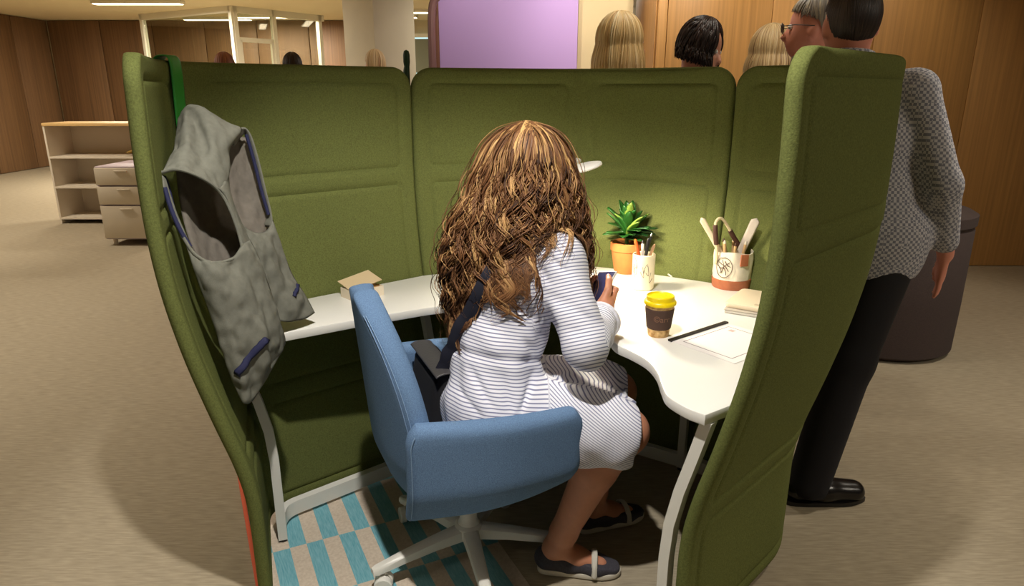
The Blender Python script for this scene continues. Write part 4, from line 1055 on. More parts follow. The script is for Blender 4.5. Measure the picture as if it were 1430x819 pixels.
for k in range(46):
    az = k*2.399+rr.uniform(-.3, .3); el = math.radians(rr.uniform(20, 82) if k < 38 else rr.uniform(-5, 20)); L = rr.uniform(.09, .135)*(.75+.25*math.sin(el)+.15)
    d = A(math.cos(az)*math.cos(el), math.sin(az)*math.cos(el), math.sin(el)); s = unit(np.cross(d, A(0, 0, 1))); n = np.cross(s, d)
    b0 = c+A(0, 0, rr.uniform(.125, .16))
    for _ in range(12):                                     # leaves bend up where the felt is close
        tp = b0+d*(L+.02); lim = np.dot(tp[:2]-A(KB[1][0], KB[1][1]), unit(A(.54, .84)))-flare(tp[2])+.02
        if lim < 0: break
        el = min(1.45, el+.16); L *= .93; d = A(math.cos(az)*math.cos(el), math.sin(az)*math.cos(el), math.sin(el)); s = unit(np.cross(d, A(0, 0, 1))); n = np.cross(s, d)
    Gm = []
    for a in np.linspace(0, 1, 11):
        w = .020*math.sin(math.pi*min(1, .06+.94*a**1.25))**.8*(1.05-.1*a)+.0012
        p = b0+d*L*a-n*0.018*a*a*(1 if el > .3 else 0.3)-A(0, 0, .012*a*a)
        Gm.append([p+s*w*x+n*.005*(x*x) for x in (-1, -.6, 0, .6, 1)])
    V, F0, F1 = slab(np.array(Gm), .0022, .001); mesh_obj('leaf', V, np.vstack([F0, F1]), LEAF if rr.random() < .9 else LEAFY, t)
# pen pot
c = on_desk(897, 403)
t = thing('pen_cup', 'cream ceramic cup with dark line drawings holding pens', 'cup', tuple(c))
CREAM = mat('cream_ceramic', (226, 214, 184), 0.5)
MB().lathe([(.036, 0), (.0395, .004), (.0395, .126), (.038, .128), (.036, .126), (.036, .006), (.001, .005)], c, 36).build('cup_body', CREAM, t)
def on_cyl(c, r, ang, z): return A(c[0]+r*math.cos(ang), c[1]+r*math.sin(ang), c[2]+z)
rr = random.Random(9); a0 = math.atan2(-c[1], -c[0])
for k in range(7):                                          # loose sketch strokes
    aa_ = a0+rr.uniform(-.9, .9); z = rr.uniform(.04, .11); pts = [on_cyl(c, .0397, aa_+.28*math.sin(q*4+k)*q, z+.022*math.cos(q*5+k*2)*(1-q*.4)) for q in np.linspace(0, 1, 16)]
    MB().tube(pts, .0009, 5).build('drawn_line', mat('sketch_grey', (110, 98, 80), 0.8), t)
def stick(name, label, base, tip, r, m, cat='pen', cap=None, g='pens in the cream cup'):
    o = thing(name, label, cat, tuple(base), group=g); base = np.asarray(base); tip = np.asarray(tip)
    MB().tube([base, base*.3+tip*.7, tip], [r, r, r*.95], 10).build('barrel', m, o)
    d = unit(tip-base); MB().tube([tip, tip+d*.006, tip+d*.012], [r*.95, r*.8, r*.3], 10).build('end_cap', cap or m, o); return o
c2 = c+A(0, 0, .008)
stick('marker_pen', 'orange marker pen leaning out of the cream cup', c2+A(.012, .01, 0), on_cyl(c, .040, a0-.75, .170)+A(0, .02, 0), .0065, mat('orange_plastic', (226, 92, 34), .4))
stick('pen', 'thick black pen upright in the cream cup', c2+A(-.005, -.006, 0), c+A(.010, -.004, .172), .0062, BLKPL)
stick('pen', 'black pen with metal tip in the cream cup', c2+A(-.018, .012, 0), c+A(.024, .018, .186), .005, BLKPL, cap=mat('steel', (170, 170, 165)))
stick('pencil', 'pale brown pencil leaning in the cream cup', c2+A(-.018, 0, 0), c+A(.032, .004, .150), .0055, mat('pencil_tan', (190, 150, 112), .6), 'pencil')
stick('pen', 'white capped pen at the back of the cream cup', c2+A(-.002, -.012, 0), c+A(-.004, .016, .160), .0055, mat('white_plastic', (230, 226, 214), .4), cap=BLKPL)
# coffee cup
c = on_desk(919, 468)
t = thing('coffee_cup', 'takeaway coffee cup with yellow lid and brown sleeve on the desk', 'cup', tuple(c))
KRAFT = mat('kraft_print', (206, 152, 84), 0.8, var=.3, vscale=90, rgb2=(236, 200, 140))
MB().lathe([(.0290, 0), (.0300, .003), (.0415, .100), (.041, .102), (.001, .102)], c, 40).build('paper_cup', KRAFT, t)
def rc(z): return .030+(.0415-.030)*(z-.003)/.097
zz = [.024, .026, .045, .065, .084, .086]
slv = MB().lathe([(rc(z)+(.0006 if i in (0, 5) else .0022), z) for i, z in enumerate(zz)], c, 40, caps=False).build('sleeve', mat('brown_sleeve', (74, 52, 42), 0.85), t)
YEL = mat('yellow_lid', (238, 208, 10), 0.35)
MB().lathe([(.0415, .094), (.0455, .096), (.0460, .102), (.0440, .106), (.0405, .108), (.0395, .119), (.0375, .121), (.035, .117), (.001, .117)], c, 40).build('lid', YEL, t)
MB().lathe([(.004, .1165), (.0035, .118), (.001, .1182)], c+A(.02, .012, 0), 10).build('sip_mound', YEL, t)
# faint lettering round the sleeve
def curved_text(txt, size, c, zc, ang0, m, parent, name):
    cu = bpy.data.curves.new(name, 'FONT'); cu.body = txt; cu.size = size; cu.extrude = 0.0; cu.align_x = 'CENTER'; cu.align_y = 'CENTER'
    o = bpy.data.objects.new(name, cu); COL.objects.link(o); dg = bpy.context.evaluated_depsgraph_get(); me = bpy.data.meshes.new_from_object(o.evaluated_get(dg))
    COL.objects.unlink(o); bpy.data.objects.remove(o)
    bm = bmesh.new(); bm.from_mesh(me); bmesh.ops.triangulate(bm, faces=list(bm.faces)); bmesh.ops.subdivide_edges(bm, edges=[e for e in bm.edges if e.calc_length() > size*.25], cuts=2)
    bmesh.ops.triangulate(bm, faces=list(bm.faces)); bm.verts.index_update()
    P = []
    for w in bm.verts:
        z = zc+w.co.y; r = rc(z)+.0027; P.append(on_cyl(c, r, ang0+w.co.x/r, z))
    F = [[w.index for w in f.verts] for f in bm.faces]; bm.free()
    return mesh_obj(name, P, F, m, parent, smooth=False)
curved_text('\u00a9arr', .024, c, .058, math.atan2(-c[1], -c[0])+.22, mat('sleeve_print', (128, 92, 72), 0.8), t, 'lettering')
# placemat sheet with black clip bar
a = on_desk(937, 477); b = on_desk(1014, 452); e3 = on_desk(1008, 511)
ux = unit(b-a); uy = unit((e3-b)-ux*np.dot(e3-b, ux)); W_ = np.linalg.norm(b-a); H_ = 0.21
if uy[1] > 0: uy = -uy
ang = math.atan2(ux[1], ux[0])
t = thing('paper_sheet', 'printed white sheet with thin frame and black edge bar on the desk', 'paper', tuple(a))
def sheet_box(x0, x1, y0, y1, z0, z1, name, m, parent):
    q = a+ux*(x0+x1)/2+uy*(y0+y1)/2; return MB().box((q[0], q[1], DZ+(z0+z1)/2), (x1-x0, y1-y0, z1-z0), rotm('Z', math.degrees(ang))).build(name, m, parent, smooth=False)
sheet_box(0, W_, 0, H_, .0006, .0016, 'sheet', mat('paper_white', (236, 230, 228), 0.8), t)
sheet_box(-.005, W_+.003, -.007, .006, .0004, .0060, 'edge_bar', mat('bar_black', (28, 20, 16), 0.5), t)
GL = mat('print_grey', (140, 128, 128), 0.8)
for (x0, x1, y0, y1) in ((.022, W_-.022, .024, .0265), (.022, W_-.022, H_-.026, H_-.0235), (.022, .0245, .024, H_-.0235), (W_-.0245, W_-.022, .024, H_-.0235)):
    sheet_box(x0, x1, y0, y1, .0016, .0019, 'printed_frame_line', GL, t)
sheet_box(W_-.055, W_-.038, .045, .062, .0016, .0019, 'printed_mark', mat('print_pink', (200, 176, 172), 0.8), t)
# stacked notebook and tablet in the corner
q = on_desk(1040, 432)
t = thing('notebook', 'thin grey notebook lying under the beige folder by the tote', 'notebook', tuple(q))
R1 = rotm('Z', -30)
MB().box((q[0]+.045, q[1]+.005, DZ+.006), (.17, .20, .010), R1, bevel=.002).build('page_block', mat('page_grey', (200, 194, 184), 0.8), t)
MB().box((q[0]+.045, q[1]+.005, DZ+.0118), (.174, .204, .0015), R1, bevel=.0006).build('cover', mat('cover_grey', (172, 164, 152), 0.7), t)
t = thing('folder', 'thick beige folder with rounded corners on top of the grey notebook', 'folder', (q[0], q[1], DZ+.0128))
R2 = rotm('Z', -34)
def rrect(w, h, r, n=6):
    P = []
    for (sx, sy, a0_) in ((1, 1, 0), (-1, 1, 90), (-1, -1, 180), (1, -1, 270)):
        for k in range(n+1):
            an_ = math.radians(a0_+90*k/n); P.append((sx*(w/2-r)+r*math.cos(an_), sy*(h/2-r)+r*math.sin(an_)))
    return P
pl = [(R2 @ Vector((x, y, 0))) for x, y in rrect(.165, .20, .02)]
MB().prism([(p.x+q[0]+.050, p.y+q[1]+.02) for p in pl], DZ+.0128, DZ+.0290, bevel=.004).build('folder_body', mat('beige_folder', (216, 200, 174), 0.6), t)
pl = [(R2 @ Vector((x, y, 0))) for x, y in rrect(.04, .016, .004)]
MB().prism([(p.x+q[0]+.030, p.y+q[1]-.055) for p in pl], DZ+.0288, DZ+.0300).build('clasp', mat('beige_dark', (190, 172, 146), 0.6), t)
# canvas tool tote
c = on_desk(1020, 400)
CANV = mat('canvas', (222, 212, 192), 0.9, var=.05, vscale=60, bump=.25, bscale=500)
TAN = mat('tan_leather', (166, 96, 62), 0.6, var=.1, vscale=50)
t = thing('canvas_tote', 'small canvas tote with leather base and round printed emblem', 'tote', tuple(c))
MB().lathe([(.063, 0), (.066, .006), (.0685, .035), (.0670, .0355)], c, 40).build('leather_base', TAN, t)
V = []; F = []; nA = 64; prof = [(.0655, .030), (.0665, .05), (.0670, .08), (.0665, .11), (.0660, .135), (.0630, .135), (.0635, .10), (.0630, .02), (.001, .012)]
for i, (r, z) in enumerate(prof):
    for k in range(nA):
        an_ = 2*math.pi*k/nA; w = .0022*math.sin(5*an_+z*40)+.0016*math.sin(9*an_-z*60) if 0 < i < 6 else 0
        V.append(on_cyl(c, r+w, an_, z+(.004*math.sin(3*an_+1) if i in (4, 5) else 0)))
for i in range(len(prof)-1):
    for k in range(nA): F.append((i*nA+k, i*nA+(k+1) % nA, (i+1)*nA+(k+1) % nA, (i+1)*nA+k))
MB().add(V, F).build('canvas_body', CANV, t)
a0 = math.atan2(-c[1], -c[0])-.42
def emb(x, y): return on_cyl(c, .0700, a0+x/.0700, .083+y)
INK = mat('emblem_ink', (74, 52, 40), 0.8)
MB().tube([emb(.030*math.cos(q), .036*math.sin(q)) for q in np.linspace(0, 2*math.pi, 48, endpoint=False)], .0011, 5, closed=True).build('emblem_ring', INK, t)
for pts in ([(-.022, .018), (-.006, .010), (.006, .004), (.018, -.012)], [(-.018, -.004), (-.004, .000), (.010, .012), (.020, .020)], [(-.006, .026), (-.002, .012), (.000, .000), (-.008, -.020)], [(.000, .000), (.008, -.014), (.010, -.026)], [(-.024, .006), (-.010, -.010), (-.012, -.022)], [(.004, .024), (.012, .010), (.024, .004)]):
    MB().tube([emb(*p) for p in spline(np.array(pts), 16)], .0013, 5).build('emblem_stroke', INK, t)
# rope handle with leather grips
h0 = at(1001, 352, c[1]-.03); h1 = at(1036, 350, c[1]+.00)
hp_ = [A(h0[0], h0[1], DZ+.09), h0, at(999, 322, c[1]-.03), at(1000, 310, c[1]-.02), at(1006, 305, c[1]-.015), at(1013, 311, c[1]-.01), at(1025, 332, c[1]), h1, A(h1[0]+.004, h1[1], DZ+.10)]
hp_ = spline(np.array(hp_), 60)
MB().tube(hp_, .0052, 8).build('rope_handle', mat('rope', (218, 200, 160), 0.9, bump=.4, bscale=300), t)
LEA = mat('dark_leather', (70, 40, 28), 0.6)
MB().tube(hp_[10:19], .0085, 10).build('handle_grip', LEA, t); MB().tube(hp_[41:52], .0085, 10).build('handle_grip', LEA, t)
lp = on_cyl(c, .0700, a0+1.0, .112)
MB().box(lp, (.030, .006, .042), rotm('Z', math.degrees(a0+1.0)+90), bevel=.002).build('leather_tab', TAN, t)
# paddles and brushes in the tote
def paddle(label, low, tip, w, m):
    d = unit(tip-low); L = np.linalg.norm(tip-low); s = unit(np.cross(d, unit(ray(1030, 330))))
    o = thing('wooden_spatula', label, 'spatula', tuple(low), group='wooden spatulas in the tote')
    Gm = []
    for k in np.linspace(0, 1, 26):
        dist = (1-k)*L; ww = w*(1 if dist > w else math.sqrt(max(.003, 1-(1-dist/w)**2)))*(.72+.28*k)
        Gm.append([low+d*L*k+s*ww*x for x in np.linspace(-1, 1, 7)])
    V, F0, F1 = slab(np.array(Gm), .004, .002); mesh_obj('blade', V, np.vstack([F0, F1]), m, o); return o
BIR = mat('birch', (226, 208, 178), 0.6, var=.06, vscale=40)
paddle('slim birch spatula leaning away from the canvas tote', c+A(.022, .012, .02), at(979, 304, c[1]-.005), .0105, BIR)
paddle('broad pale spatula leaning out of the tote towards the screen', c+A(-.010, .012, .02), at(1057, 305, c[1]-.045), .0165, mat('pale_grey_wood', (206, 194, 182), 0.6))
rr = random.Random(5)
for k in range(6):
    an_ = k*1.05+.3; b_ = c+A(.02*math.cos(an_), .02*math.sin(an_), .02); tp = c+A(.040*math.cos(an_), .040*math.sin(an_), .146+rr.uniform(0, .016))
    o = stick('brush', ['short wooden brush with dark bristles poking from the tote', 'short pale wooden brush poking from the tote'][k % 2], b_, tp, .005, mat('brush_wood', (196, 160, 112), .6), 'brush', cap=LEA if k % 2 == 0 else CANV, g='brushes in the tote')
# small white box with lid ajar, left part of the desk
q = on_desk(516, 417); bd = unit(on_desk(538, 413)-on_desk(492, 424)); bn = A(-bd[1], bd[0], 0); ba = math.degrees(math.atan2(bd[1], bd[0])); R = rotm('Z', ba)
t = thing('small_box', 'small white cardboard box with tilted lid on the desk', 'box', tuple(q))
WB = mat('white_card', (228, 214, 190), 0.8); KI = mat('kraft_inside', (186, 146, 96), 0.9)
bw, bdp, bh = .118, .085, .034; ctr = q+bn*bdp/2
m = MB()
for s_ in (-1, 1): MB().box(ctr+bd*s_*(bw/2-.0015)+A(0, 0, bh/2), (.003, bdp, bh), R).build('side_wall', WB, t, smooth=False)
MB().box(ctr-bn*(bdp/2-.0015)+A(0, 0, bh/2), (bw-.006, .003, bh), R).build('front_wall', WB, t, smooth=False)
MB().box(ctr+bn*(bdp/2-.0015)+A(0, 0, bh/2), (bw-.006, .003, bh), R).build('back_wall', WB, t, smooth=False)
MB().box(ctr+A(0, 0, .002), (bw-.006, bdp-.006, .003), R).build('bottom', KI, t, smooth=False)
MB().box(ctr+A(0, 0, .018), (bw-.010, bdp-.010, .026), R, bevel=.002).build('filling', KI, t)
RL = R @ rotm('X', 12) @ rotm('Y', -9)
lc = ctr+bn*.012+A(0, 0, bh+.018)
MB().box(lc, (bw+.004, bdp+.002, .003), RL).build('lid', mat('lid_card', (206, 184, 146), 0.8), t, smooth=False)
MB().box(ctr-bn*bdp/2-bd*(bw/2+.003)+A(0, 0, bh*.5), (.004, .004, bh*.9), R).build('corner_tab', mat('tab_brown', (60, 40, 28), .8), t, smooth=False)
# desk lamp
hd_ = at(813, 235, 2.28); lb = A(.235, 2.50, DZ)
t = thing('desk_lamp', 'slim white desk lamp with a thin lit disc head behind the woman', 'lamp', tuple(lb))
MB().lathe([(.075, 0), (.075, .010), (.068, .014), (.012, .016)], lb, 36).build('base', WHITE, t)
el = lb+A(.0, .0, .44)
MB().tube([lb+A(0, 0, .012), el], .007, 10).build('stem', WHITE, t)
MB().tube([el-A(.0, -.0, .0), hd_*.5+el*.5+A(0, 0, .01), hd_+A(-.02, .05, .014)], .0065, 10).build('arm', WHITE, t)
nl = unit(A(.26, .02, -1)); Rz = Vector((0, 0, -1)).rotation_difference(Vector(nl)).to_matrix()
hdp = MB().lathe([(.001, .010), (.05, .010), (.066, .006), (.068, 0), (.066, -.004), (.060, -.005)], hd_, 40, Rz, caps=False).build('head', WHITE, t)
MB().lathe([(.060, -.005), (.001, -.0055)], hd_, 36, Rz, caps=False).build('light_panel', mat('lamp_panel', (255, 232, 190), .5, emit=14.0), t)
lo = add_light('lamp_light', 'SPOT', tuple(hd_+nl*.012), 38, (1.0, .88, .66), target=tuple(hd_+nl), size=.05, spot=150, blend=.6)
lo.parent = t; lo.matrix_parent_inverse = chain_matrix(t).inverted()
# cable behind the pots
cb = [on_desk(u, v)+A(0, 0, .0035) for u, v in ((862, 372), (892, 377), (915, 379), (930, 383), (938, 388))]
tag(MB().tube(spline(np.array(cb), 40), .003, 8).build('cable', mat('white_cable', (226, 220, 206), .5)), 'thin white cable lying behind the pots on the desk', 'cable')
# ------------------------------------------------------------------ the standing people behind the booth
def hair_mat(name, dark, mid, light, rough=.45):
    m = mat(name, mid, rough, spec=.5)
    nt, bs = nodes_of(m); an = nt.nodes.new('ShaderNodeAttribute'); an.attribute_name = 'tone'
    cr = nt.nodes.new('ShaderNodeValToRGB'); nt.links.new(an.outputs['Fac'], cr.inputs['Fac'])
    els = cr.color_ramp.elements; els[0].color = lin(dark)+(1,); els[1].color = lin(light)+(1,); e = els.new(.5); e.color = lin(mid)+(1,)
    nt.links.new(cr.outputs['Color'], bs.inputs['Base Color']); return m
def scalp_hair(c, MHd, s, style, seed, hm, parent, n=520, length=.12, rad=.0045, thick=1.07, wav=0.0):
    """locks lying on the skull; 'bob' locks go on hanging straight down"""
    r = np.random.default_rng(seed); F_, R_, U_ = MHd; M = 26
    az = r.uniform(-math.pi, math.pi, n)                      # 0 = front
    f = r.uniform(1.02, 1.13 if style == 'bob' else thick, n)
    fa = np.abs(az)
    if style == 'bob':
        keep = fa > .62; az, f, fa = az[keep], f[keep], fa[keep]; the = np.full(len(az), math.radians(100.0))
    else:
        the = np.interp(fa, [0, .5, .9, 1.4, 1.75, 2.1, math.pi], np.radians([58, 62, 68, 76, 88, 126, 138]))+r.normal(0, .06, len(az))
    n = len(az); t_ = np.linspace(0, 1, M)
    K = 15 if style == 'bob' else M
    part = r.normal(0, .02, (n, 1))
    th = np.zeros((n, M)); th[:, :K] = the[:, None]*np.linspace(.02, 1, K)[None]; th[:, K:] = the[:, None]
    a = az[:, None]+part+.05*np.sin(6*t_[None]+az[:, None]*5)
    ra = np.array([.100, .080, .108])*s
    X = np.sin(th)*np.cos(a)*ra[0]*f[:, None]-.012*s; Y = np.sin(th)*np.sin(a)*ra[1]*f[:, None]; Z = np.cos(th)*ra[2]*f[:, None]+.02*s
    P = c+X[..., None]*F_+Y[..., None]*R_+Z[..., None]*U_
    if wav: P = P+wav*np.sin(t_[None]*14+r.uniform(0, 6, (n, 1)))[..., None]*R_*np.clip(t_*3, 0, 1)[None, :, None]+wav*np.cos(t_[None]*11+r.uniform(0, 6, (n, 1)))[..., None]*U_*.6*np.clip(t_*3, 0, 1)[None, :, None]
    if style == 'bob':
        k = (np.arange(M)-K+1).clip(0)/(M-K); ln = length*r.uniform(.8, 1.05, n)
        out = P[:, K-1]-c; out[:, 2] = 0; out /= np.maximum(np.linalg.norm(out, axis=1, keepdims=True), 1e-6)
        sw = np.sin(k*3.0)*(.018 if not wav else .004)
        P = P+out[:, None, :]*sw[None, :, None]; P[..., 2] -= ln[:, None]*k[None]
    Rr = rad*s*r.uniform(.7, 1.3, n)[:, None]*np.interp(t_, [0, .1, .8, 1], [.8, 1, .9, .3])[None]
    tone = np.clip(r.normal(.5, .22, n)[:, None]+0*t_[None]+.05*np.sin(8*t_[None]), 0, 1)
    V, F, tn = locks(P, Rr, tone); return mesh_obj('hair', V, F, hm, parent, attrs={'tone': tn})
def stander(label, top, yaw, skin, shirt, legs, hm, style, seed, group, nod=0.0, turn=0.0, h=.011, female=True, length=.12, ank=None, glasses=False, skirt=False, nh=520, shoes=BLKPL, hip_off=None, fold_left=False, rad=.0045, thick=1.07, wav=0.0):
    """top: world point of the crown; yaw: facing (radians from +X)"""
    Hh = top[2]; s = Hh/1.75; o = A(top[0], top[1], 0)
    f = A(math.cos(yaw), math.sin(yaw), 0); r = A(f[1], -f[0], 0)
    hoff = A(0, 0, 0) if hip_off is None else np.asarray(hip_off, float)
    def L(fw, rt, up): return o+f*fw*s+r*rt*s+A(0, 0, up*s)+hoff*min(1, max(0, (1.45-up)/.5))
    t = thing('person', label, 'person', (o[0], o[1], 0), group=group)
    B = Field(o-A(.42, .42, 0)*s-A(.05, .05, .02), o+A(.42, .42, Hh+.05)+A(.05, .05, 0), h)
    hy = yaw+turn; hf0 = A(math.cos(hy), math.sin(hy), 0); hf = unit(hf0*math.cos(nod)-A(0, 0, 1)*math.sin(nod)); hu = unit(A(0, 0, 1)*math.cos(nod)+hf0*math.sin(nod)); hr = np.cross(hf, hu)
    neck = L(-.01, 0, 1.50); hc = neck+hu*.135*s+hf0*.015*s+A(0, 0, .0)
    hc[2] = min(hc[2], Hh-.128*s*(abs(hu[2])*.9+.1)); MHd = [hf, hr, hu]
    def hl_(a, b, c_): return hc+(hf*a+hr*b+hu*c_)*s
    B.ell(hl_(-.012, 0, .02), (.098*s, .078*s, .106*s), .02, MHd).ell(hl_(.03, 0, -.05), (.064*s, .058*s, .07*s), .04, MHd)
    B.cone(hl_(.084, 0, 0), hl_(.104, 0, -.03), .010*s, .015*s, .014)
    for q in (-1, 1):
        B.ell(hl_(-.008, q*.080, -.015), (.020*s, .010*s, .032*s), .006, MHd); B.ell(hl_(.088, q*.032, .008), (.018*s, .017*s, .012*s), .012, MHd, 'sub')
    B.cone(hl_(.088, -.02, -.06), hl_(.088, .02, -.06), .007*s, .007*s, .008)
    sw = (.165 if female else .195); nr = (.050 if female else .060)
    B.cone(L(-.01, 0, 1.42), hl_(-.02, 0, -.05), nr*s, (nr-.002)*s, .03)
    tor = [L(-.005, 0, 1.40), L(0, 0, 1.25), L(0, 0, 1.08), L(0, 0, .94)]; tr = [.075*s, .112*s, .100*s, .120*s]
    B.chain(tor, tr, .05, (r, 1.4)); B.cone(L(-.01, -sw, 1.41), L(-.01, sw, 1.41), .055*s, .055*s, .05)
    aj = {}
    for q in (-1, 1):
        sh = L(-.01, q*(sw+.01), 1.41); el = L(-.02, q*(sw+.055), 1.12); wr = L(.06, q*(sw+.06), .88)
        if fold_left and q < 0: el = L(.03, q*(sw+.04), 1.13); wr = L(.22, -.06, 1.10)
        aj[q] = (sh, el, wr); hd0 = wr-L(.06, q*(sw+.06), .88)
        B.chain([sh, el, wr], [.05*s, .040*s, .027*s], .02)
        pm = L(.085, q*(sw+.058), .80)+hd0; B.cone(wr, pm, .028*s, .030*s, .01, (r, .55))
        for k in range(4):
            a0 = hd0+L(.062+.017*k, q*(sw+.056), .80); a1 = hd0+L(.070+.018*k, q*(sw+.058), .755); a2 = hd0+L(.066+.018*k, q*(sw+.050), .718+.006*abs(k-1.5))
            B.chain([a0, a1, a2], [.0100*s, .0095*s, .0085*s], .005)
        B.chain([hd0+L(.07, q*(sw+.05), .86), hd0+L(.115, q*(sw+.045), .815), hd0+L(.125, q*(sw+.042), .78)], [.014*s, .012*s, .010*s], .006)
    lj = {}
    for q in (-1, 1):
        hp_ = L(0, q*.085, .92); an_ = ank[q][0] if ank else L(-.03, q*.10, .085); kn = hp_*.5+an_*.5+f*.03*s; toe = ank[q][1] if ank else unit(f+r*q*.2); lj[q] = (hp_, kn, an_, toe)
        B.chain([hp_, kn, an_], [.088*s, .058*s, .038*s], .03); fo = A(an_[0], an_[1], .045); B.chain([fo, fo+toe*.14*s], [.036*s, .028*s], .02)
    B.build('body', skin, t)
    for q in (-1, 1):
        MB().lathe([(.0005, -.011*s), (.008*s, -.0075*s), (.011*s, 0), (.008*s, .0075*s), (.0005, .011*s)], hl_(.080, q*.032, .008), 10).build('eye', mat('eye_white', (230, 226, 220)), t)
    # upper garment
    S = Field(o-A(.40, .40, -.70)*s-A(.05, .05, 0), o+A(.40, .40, 0)*s+A(.05, .05, 1.58*s), h)
    S.chain(tor, [x+.016*s for x in tr], .05, (r, 1.4)).cone(L(-.01, -sw, 1.41), L(-.01, sw, 1.41), .068*s, .068*s, .05)
    S.cone(tor[-1], L(0, 0, .86), .136*s, .138*s, .05, (r, 1.4))
    for q in (-1, 1):
        sh, el, wr = aj[q]; S.chain([sh, el, wr*.8+el*.2], [.064*s, .054*s, .042*s], .025)
    S.cut(L(0, 0, .80), A(0, 0, -1)); S.cut(L(0, 0, 1.515), A(0, 0, 1))
    so = S.build('shirt', shirt, t)
    ring = [L(-.012, 0, 1.475 if female else 1.508)+(f*math.cos(q)*1.0+r*math.sin(q))*(nr+.016)*s+A(0, 0, .010*s*-math.cos(q)) for q in np.linspace(0, 2*math.pi, 40, endpoint=False)]
    MB().tube(ring, .010*s, 8, closed=True, flat=(A(0, 0, 1), 2.0 if female else 2.6)).build('collar', shirt, so)
    # trousers or skirt
    Lg = Field(o-A(.32, .32, .0)*s-A(.10, .10, 0), o+A(.32, .32, 0)*s+A(.10, .10, 1.06*s), h)
    Lg.cone(L(0, 0, .97), L(0, 0, .90), .124*s, .132*s, .04, (r, 1.38))
    for q in (-1, 1):
        hp_, kn, an_, toe = lj[q]; Lg.chain([hp_, kn, an_-A(0, 0, .02)], [.104*s, .082*s, .070*s], .03)
    Lg.cut(A(0, 0, .035), A(0, 0, -1)); Lg.cut(L(0, 0, 1.0), A(0, 0, 1))
    Lg.build('trousers', legs, t)
    for q in (-1, 1):
        hp_, kn, an_, toe = lj[q]; b0 = A(an_[0], an_[1], 0); sd = A(-toe[1], toe[0], 0)
        fs = Field(b0-A(.24, .24, 0), b0+A(.24, .24, .15), .008)
        fs.chain([b0-toe*.04*s+A(0, 0, .05), b0+toe*.06*s+A(0, 0, .045), b0+toe*.17*s+A(0, 0, .036)], [.040*s, .044*s, .038*s], .02, (sd, 1.1)); fs.cut(b0+A(0, 0, .012), A(0, 0, -1)); fs.cut(b0+A(0, 0, .10), A(0, 0, 1))
        sh_ = fs.build('shoe', shoes, t)
        pl_ = spline(np.array([(b0+toe*x*s+sd*y*s)[:2] for x, y in ((-.085, 0), (-.06, .035), (.05, .045), (.14, .046), (.205, .02), (.21, 0), (.205, -.02), (.14, -.046), (.05, -.045), (-.06, -.035))]), 36, closed=True)
        MB().prism([tuple(p) for p in pl_], .001, .016).build('sole', BLKPL, sh_)
    scalp_hair(hc, MHd, s, style, seed, hm, t, nh, length*s, rad, thick, wav)
    if glasses:
        GB = mat('glasses_dark', (40, 34, 30), .4); gm = MB()
        for q in (-1, 1):
            gm.tube([hl_(.112, q*.034+.024*math.cos(a), .006+.018*math.sin(a)) for a in np.linspace(0, 2*math.pi, 20, endpoint=False)], .0018*s, 6, closed=True)
            gm.tube([hl_(.110, q*.058, .010), hl_(.06, q*.084, .012), hl_(-.012, q*.090, .006)], .0018*s, 6)
        gm.tube([hl_(.113, -.010, .008), hl_(.113, .010, .008)], .0018*s, 6); go = thing('eyeglasses', 'thin dark rimmed eyeglasses worn by the grey haired man', 'glasses', tuple(hl_(.11, 0, 0)))
        gm.build('frame', GB, go)
    return t
SK2 = mat('skin_light', (214, 152, 124), .5, sss=.05); SK3 = mat('skin_ruddy', (212, 140, 118), .5, sss=.05)
BLND = hair_mat('blonde_hair', (178, 136, 80), (234, 200, 140), (252, 234, 192)); DARK = hair_mat('dark_brown_hair', (18, 10, 8), (34, 20, 16), (58, 36, 28))
GRYB = hair_mat('ash_blonde_hair', (130, 100, 62), (186, 156, 108), (220, 200, 156)); GREY = hair_mat('grey_hair', (90, 84, 78), (140, 132, 122), (206, 190, 156)); BRSH = hair_mat('short_dark_hair', (20, 14, 12), (40, 27, 22), (70, 52, 44))
GRPP = 'people standing behind the booth'
TB = mat('black_trousers', (14, 12, 18), .9); TN = mat('navy_trousers', (30, 32, 48), .9)
stander('blonde person with straight smooth hair behind the back screen', at(869, 20, 3.30), math.radians(15), SK2, mat('plum_top', (92, 60, 84), .9), TN, BLND, 'bob', 21, GRPP, length=.20, nh=700)
stander('person with tousled dark brown hair looking down by the oak wall', at(968, 30, 3.38), math.radians(-30), SK2, mat('dark_top', (50, 46, 54), .9), TN, DARK, 'bob', 22, GRPP, nod=.32, nh=900, length=.07, wav=.009, rad=.004)
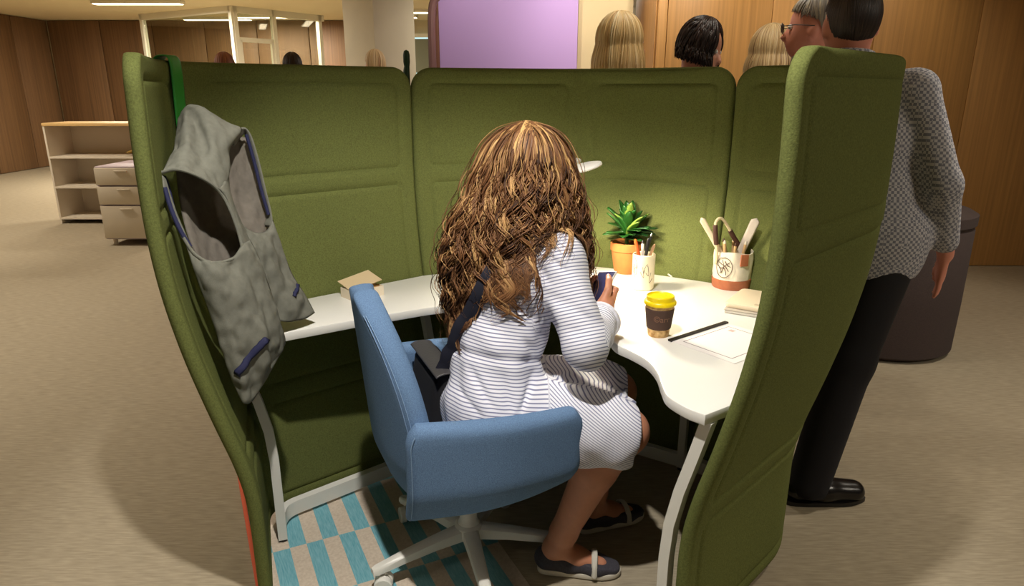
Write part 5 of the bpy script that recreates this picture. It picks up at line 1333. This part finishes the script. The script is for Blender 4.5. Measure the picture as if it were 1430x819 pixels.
stander('person with ash blonde bob standing beside the man in glasses', at(1082, 37, 3.45), math.radians(20), SK2, mat('teal_top', (66, 104, 104), .9), TN, GRYB, 'bob', 23, GRPP, length=.14, nh=600)
stander('grey haired man in thin glasses and pale shirt', at(1142, -8, 2.95), math.radians(155), SK3, mat('pale_blue_shirt', (206, 206, 214), .9), TN, GREY, 'short', 24, GRPP, female=False, glasses=True)
SHT = mat('grey_check_shirt', (150, 148, 150), .9)
nt, bs = nodes_of(SHT); tc = nt.nodes.new('ShaderNodeTexCoord'); wv = nt.nodes.new('ShaderNodeTexChecker'); wv.inputs['Scale'].default_value = 110
wv.inputs[1].default_value = lin((186, 184, 188))+(1,); wv.inputs[2].default_value = lin((116, 118, 130))+(1,); nt.links.new(tc.outputs['Object'], wv.inputs[0]); nt.links.new(wv.outputs[0], bs.inputs['Base Color'])
mt = at(1198, -27, 2.38); ra_ = atz(1128, 704, 0)
stander('man with short dark hair seen from behind in black trousers', mt, math.radians(60), SK3, SHT, TB, BRSH, 'short', 25, GRPP, female=False, nh=2200, rad=.0026, thick=1.035, turn=math.radians(24), hip_off=(.10, -.07, 0), fold_left=True,
        ank={1: (A(ra_[0], ra_[1]+.02, .085), unit(A(1, .05, 0))), -1: (A(ra_[0]+.02, ra_[1]+.36, .085), unit(A(.2, 1, 0)))}, shoes=mat('black_leather', (18, 15, 14), .25))
for (u, v, Y, hm, lab, sh_, sd) in ((312, 74, 6.2, hair_mat('auburn_hair', (90, 46, 30), (140, 80, 56), (180, 120, 90)), 'distant person with reddish hair near the glass room', (120, 80, 80), 31),
                        (407, 74, 6.3, DARK, 'distant person with dark hair before the glass room', (60, 60, 70), 32),
                        (523, 70, 6.0, hair_mat('white_hair', (190, 160, 120), (226, 200, 160), (246, 232, 206)), 'distant white haired person in front of the grey column', (110, 100, 110), 33)):
    stander(lab, at(u, v, Y), math.radians(80+sd), SK2, mat('top_%d' % sd, sh_, .9), TN, hm, 'short', sd, 'distant people in the hall', h=.016, nh=260)
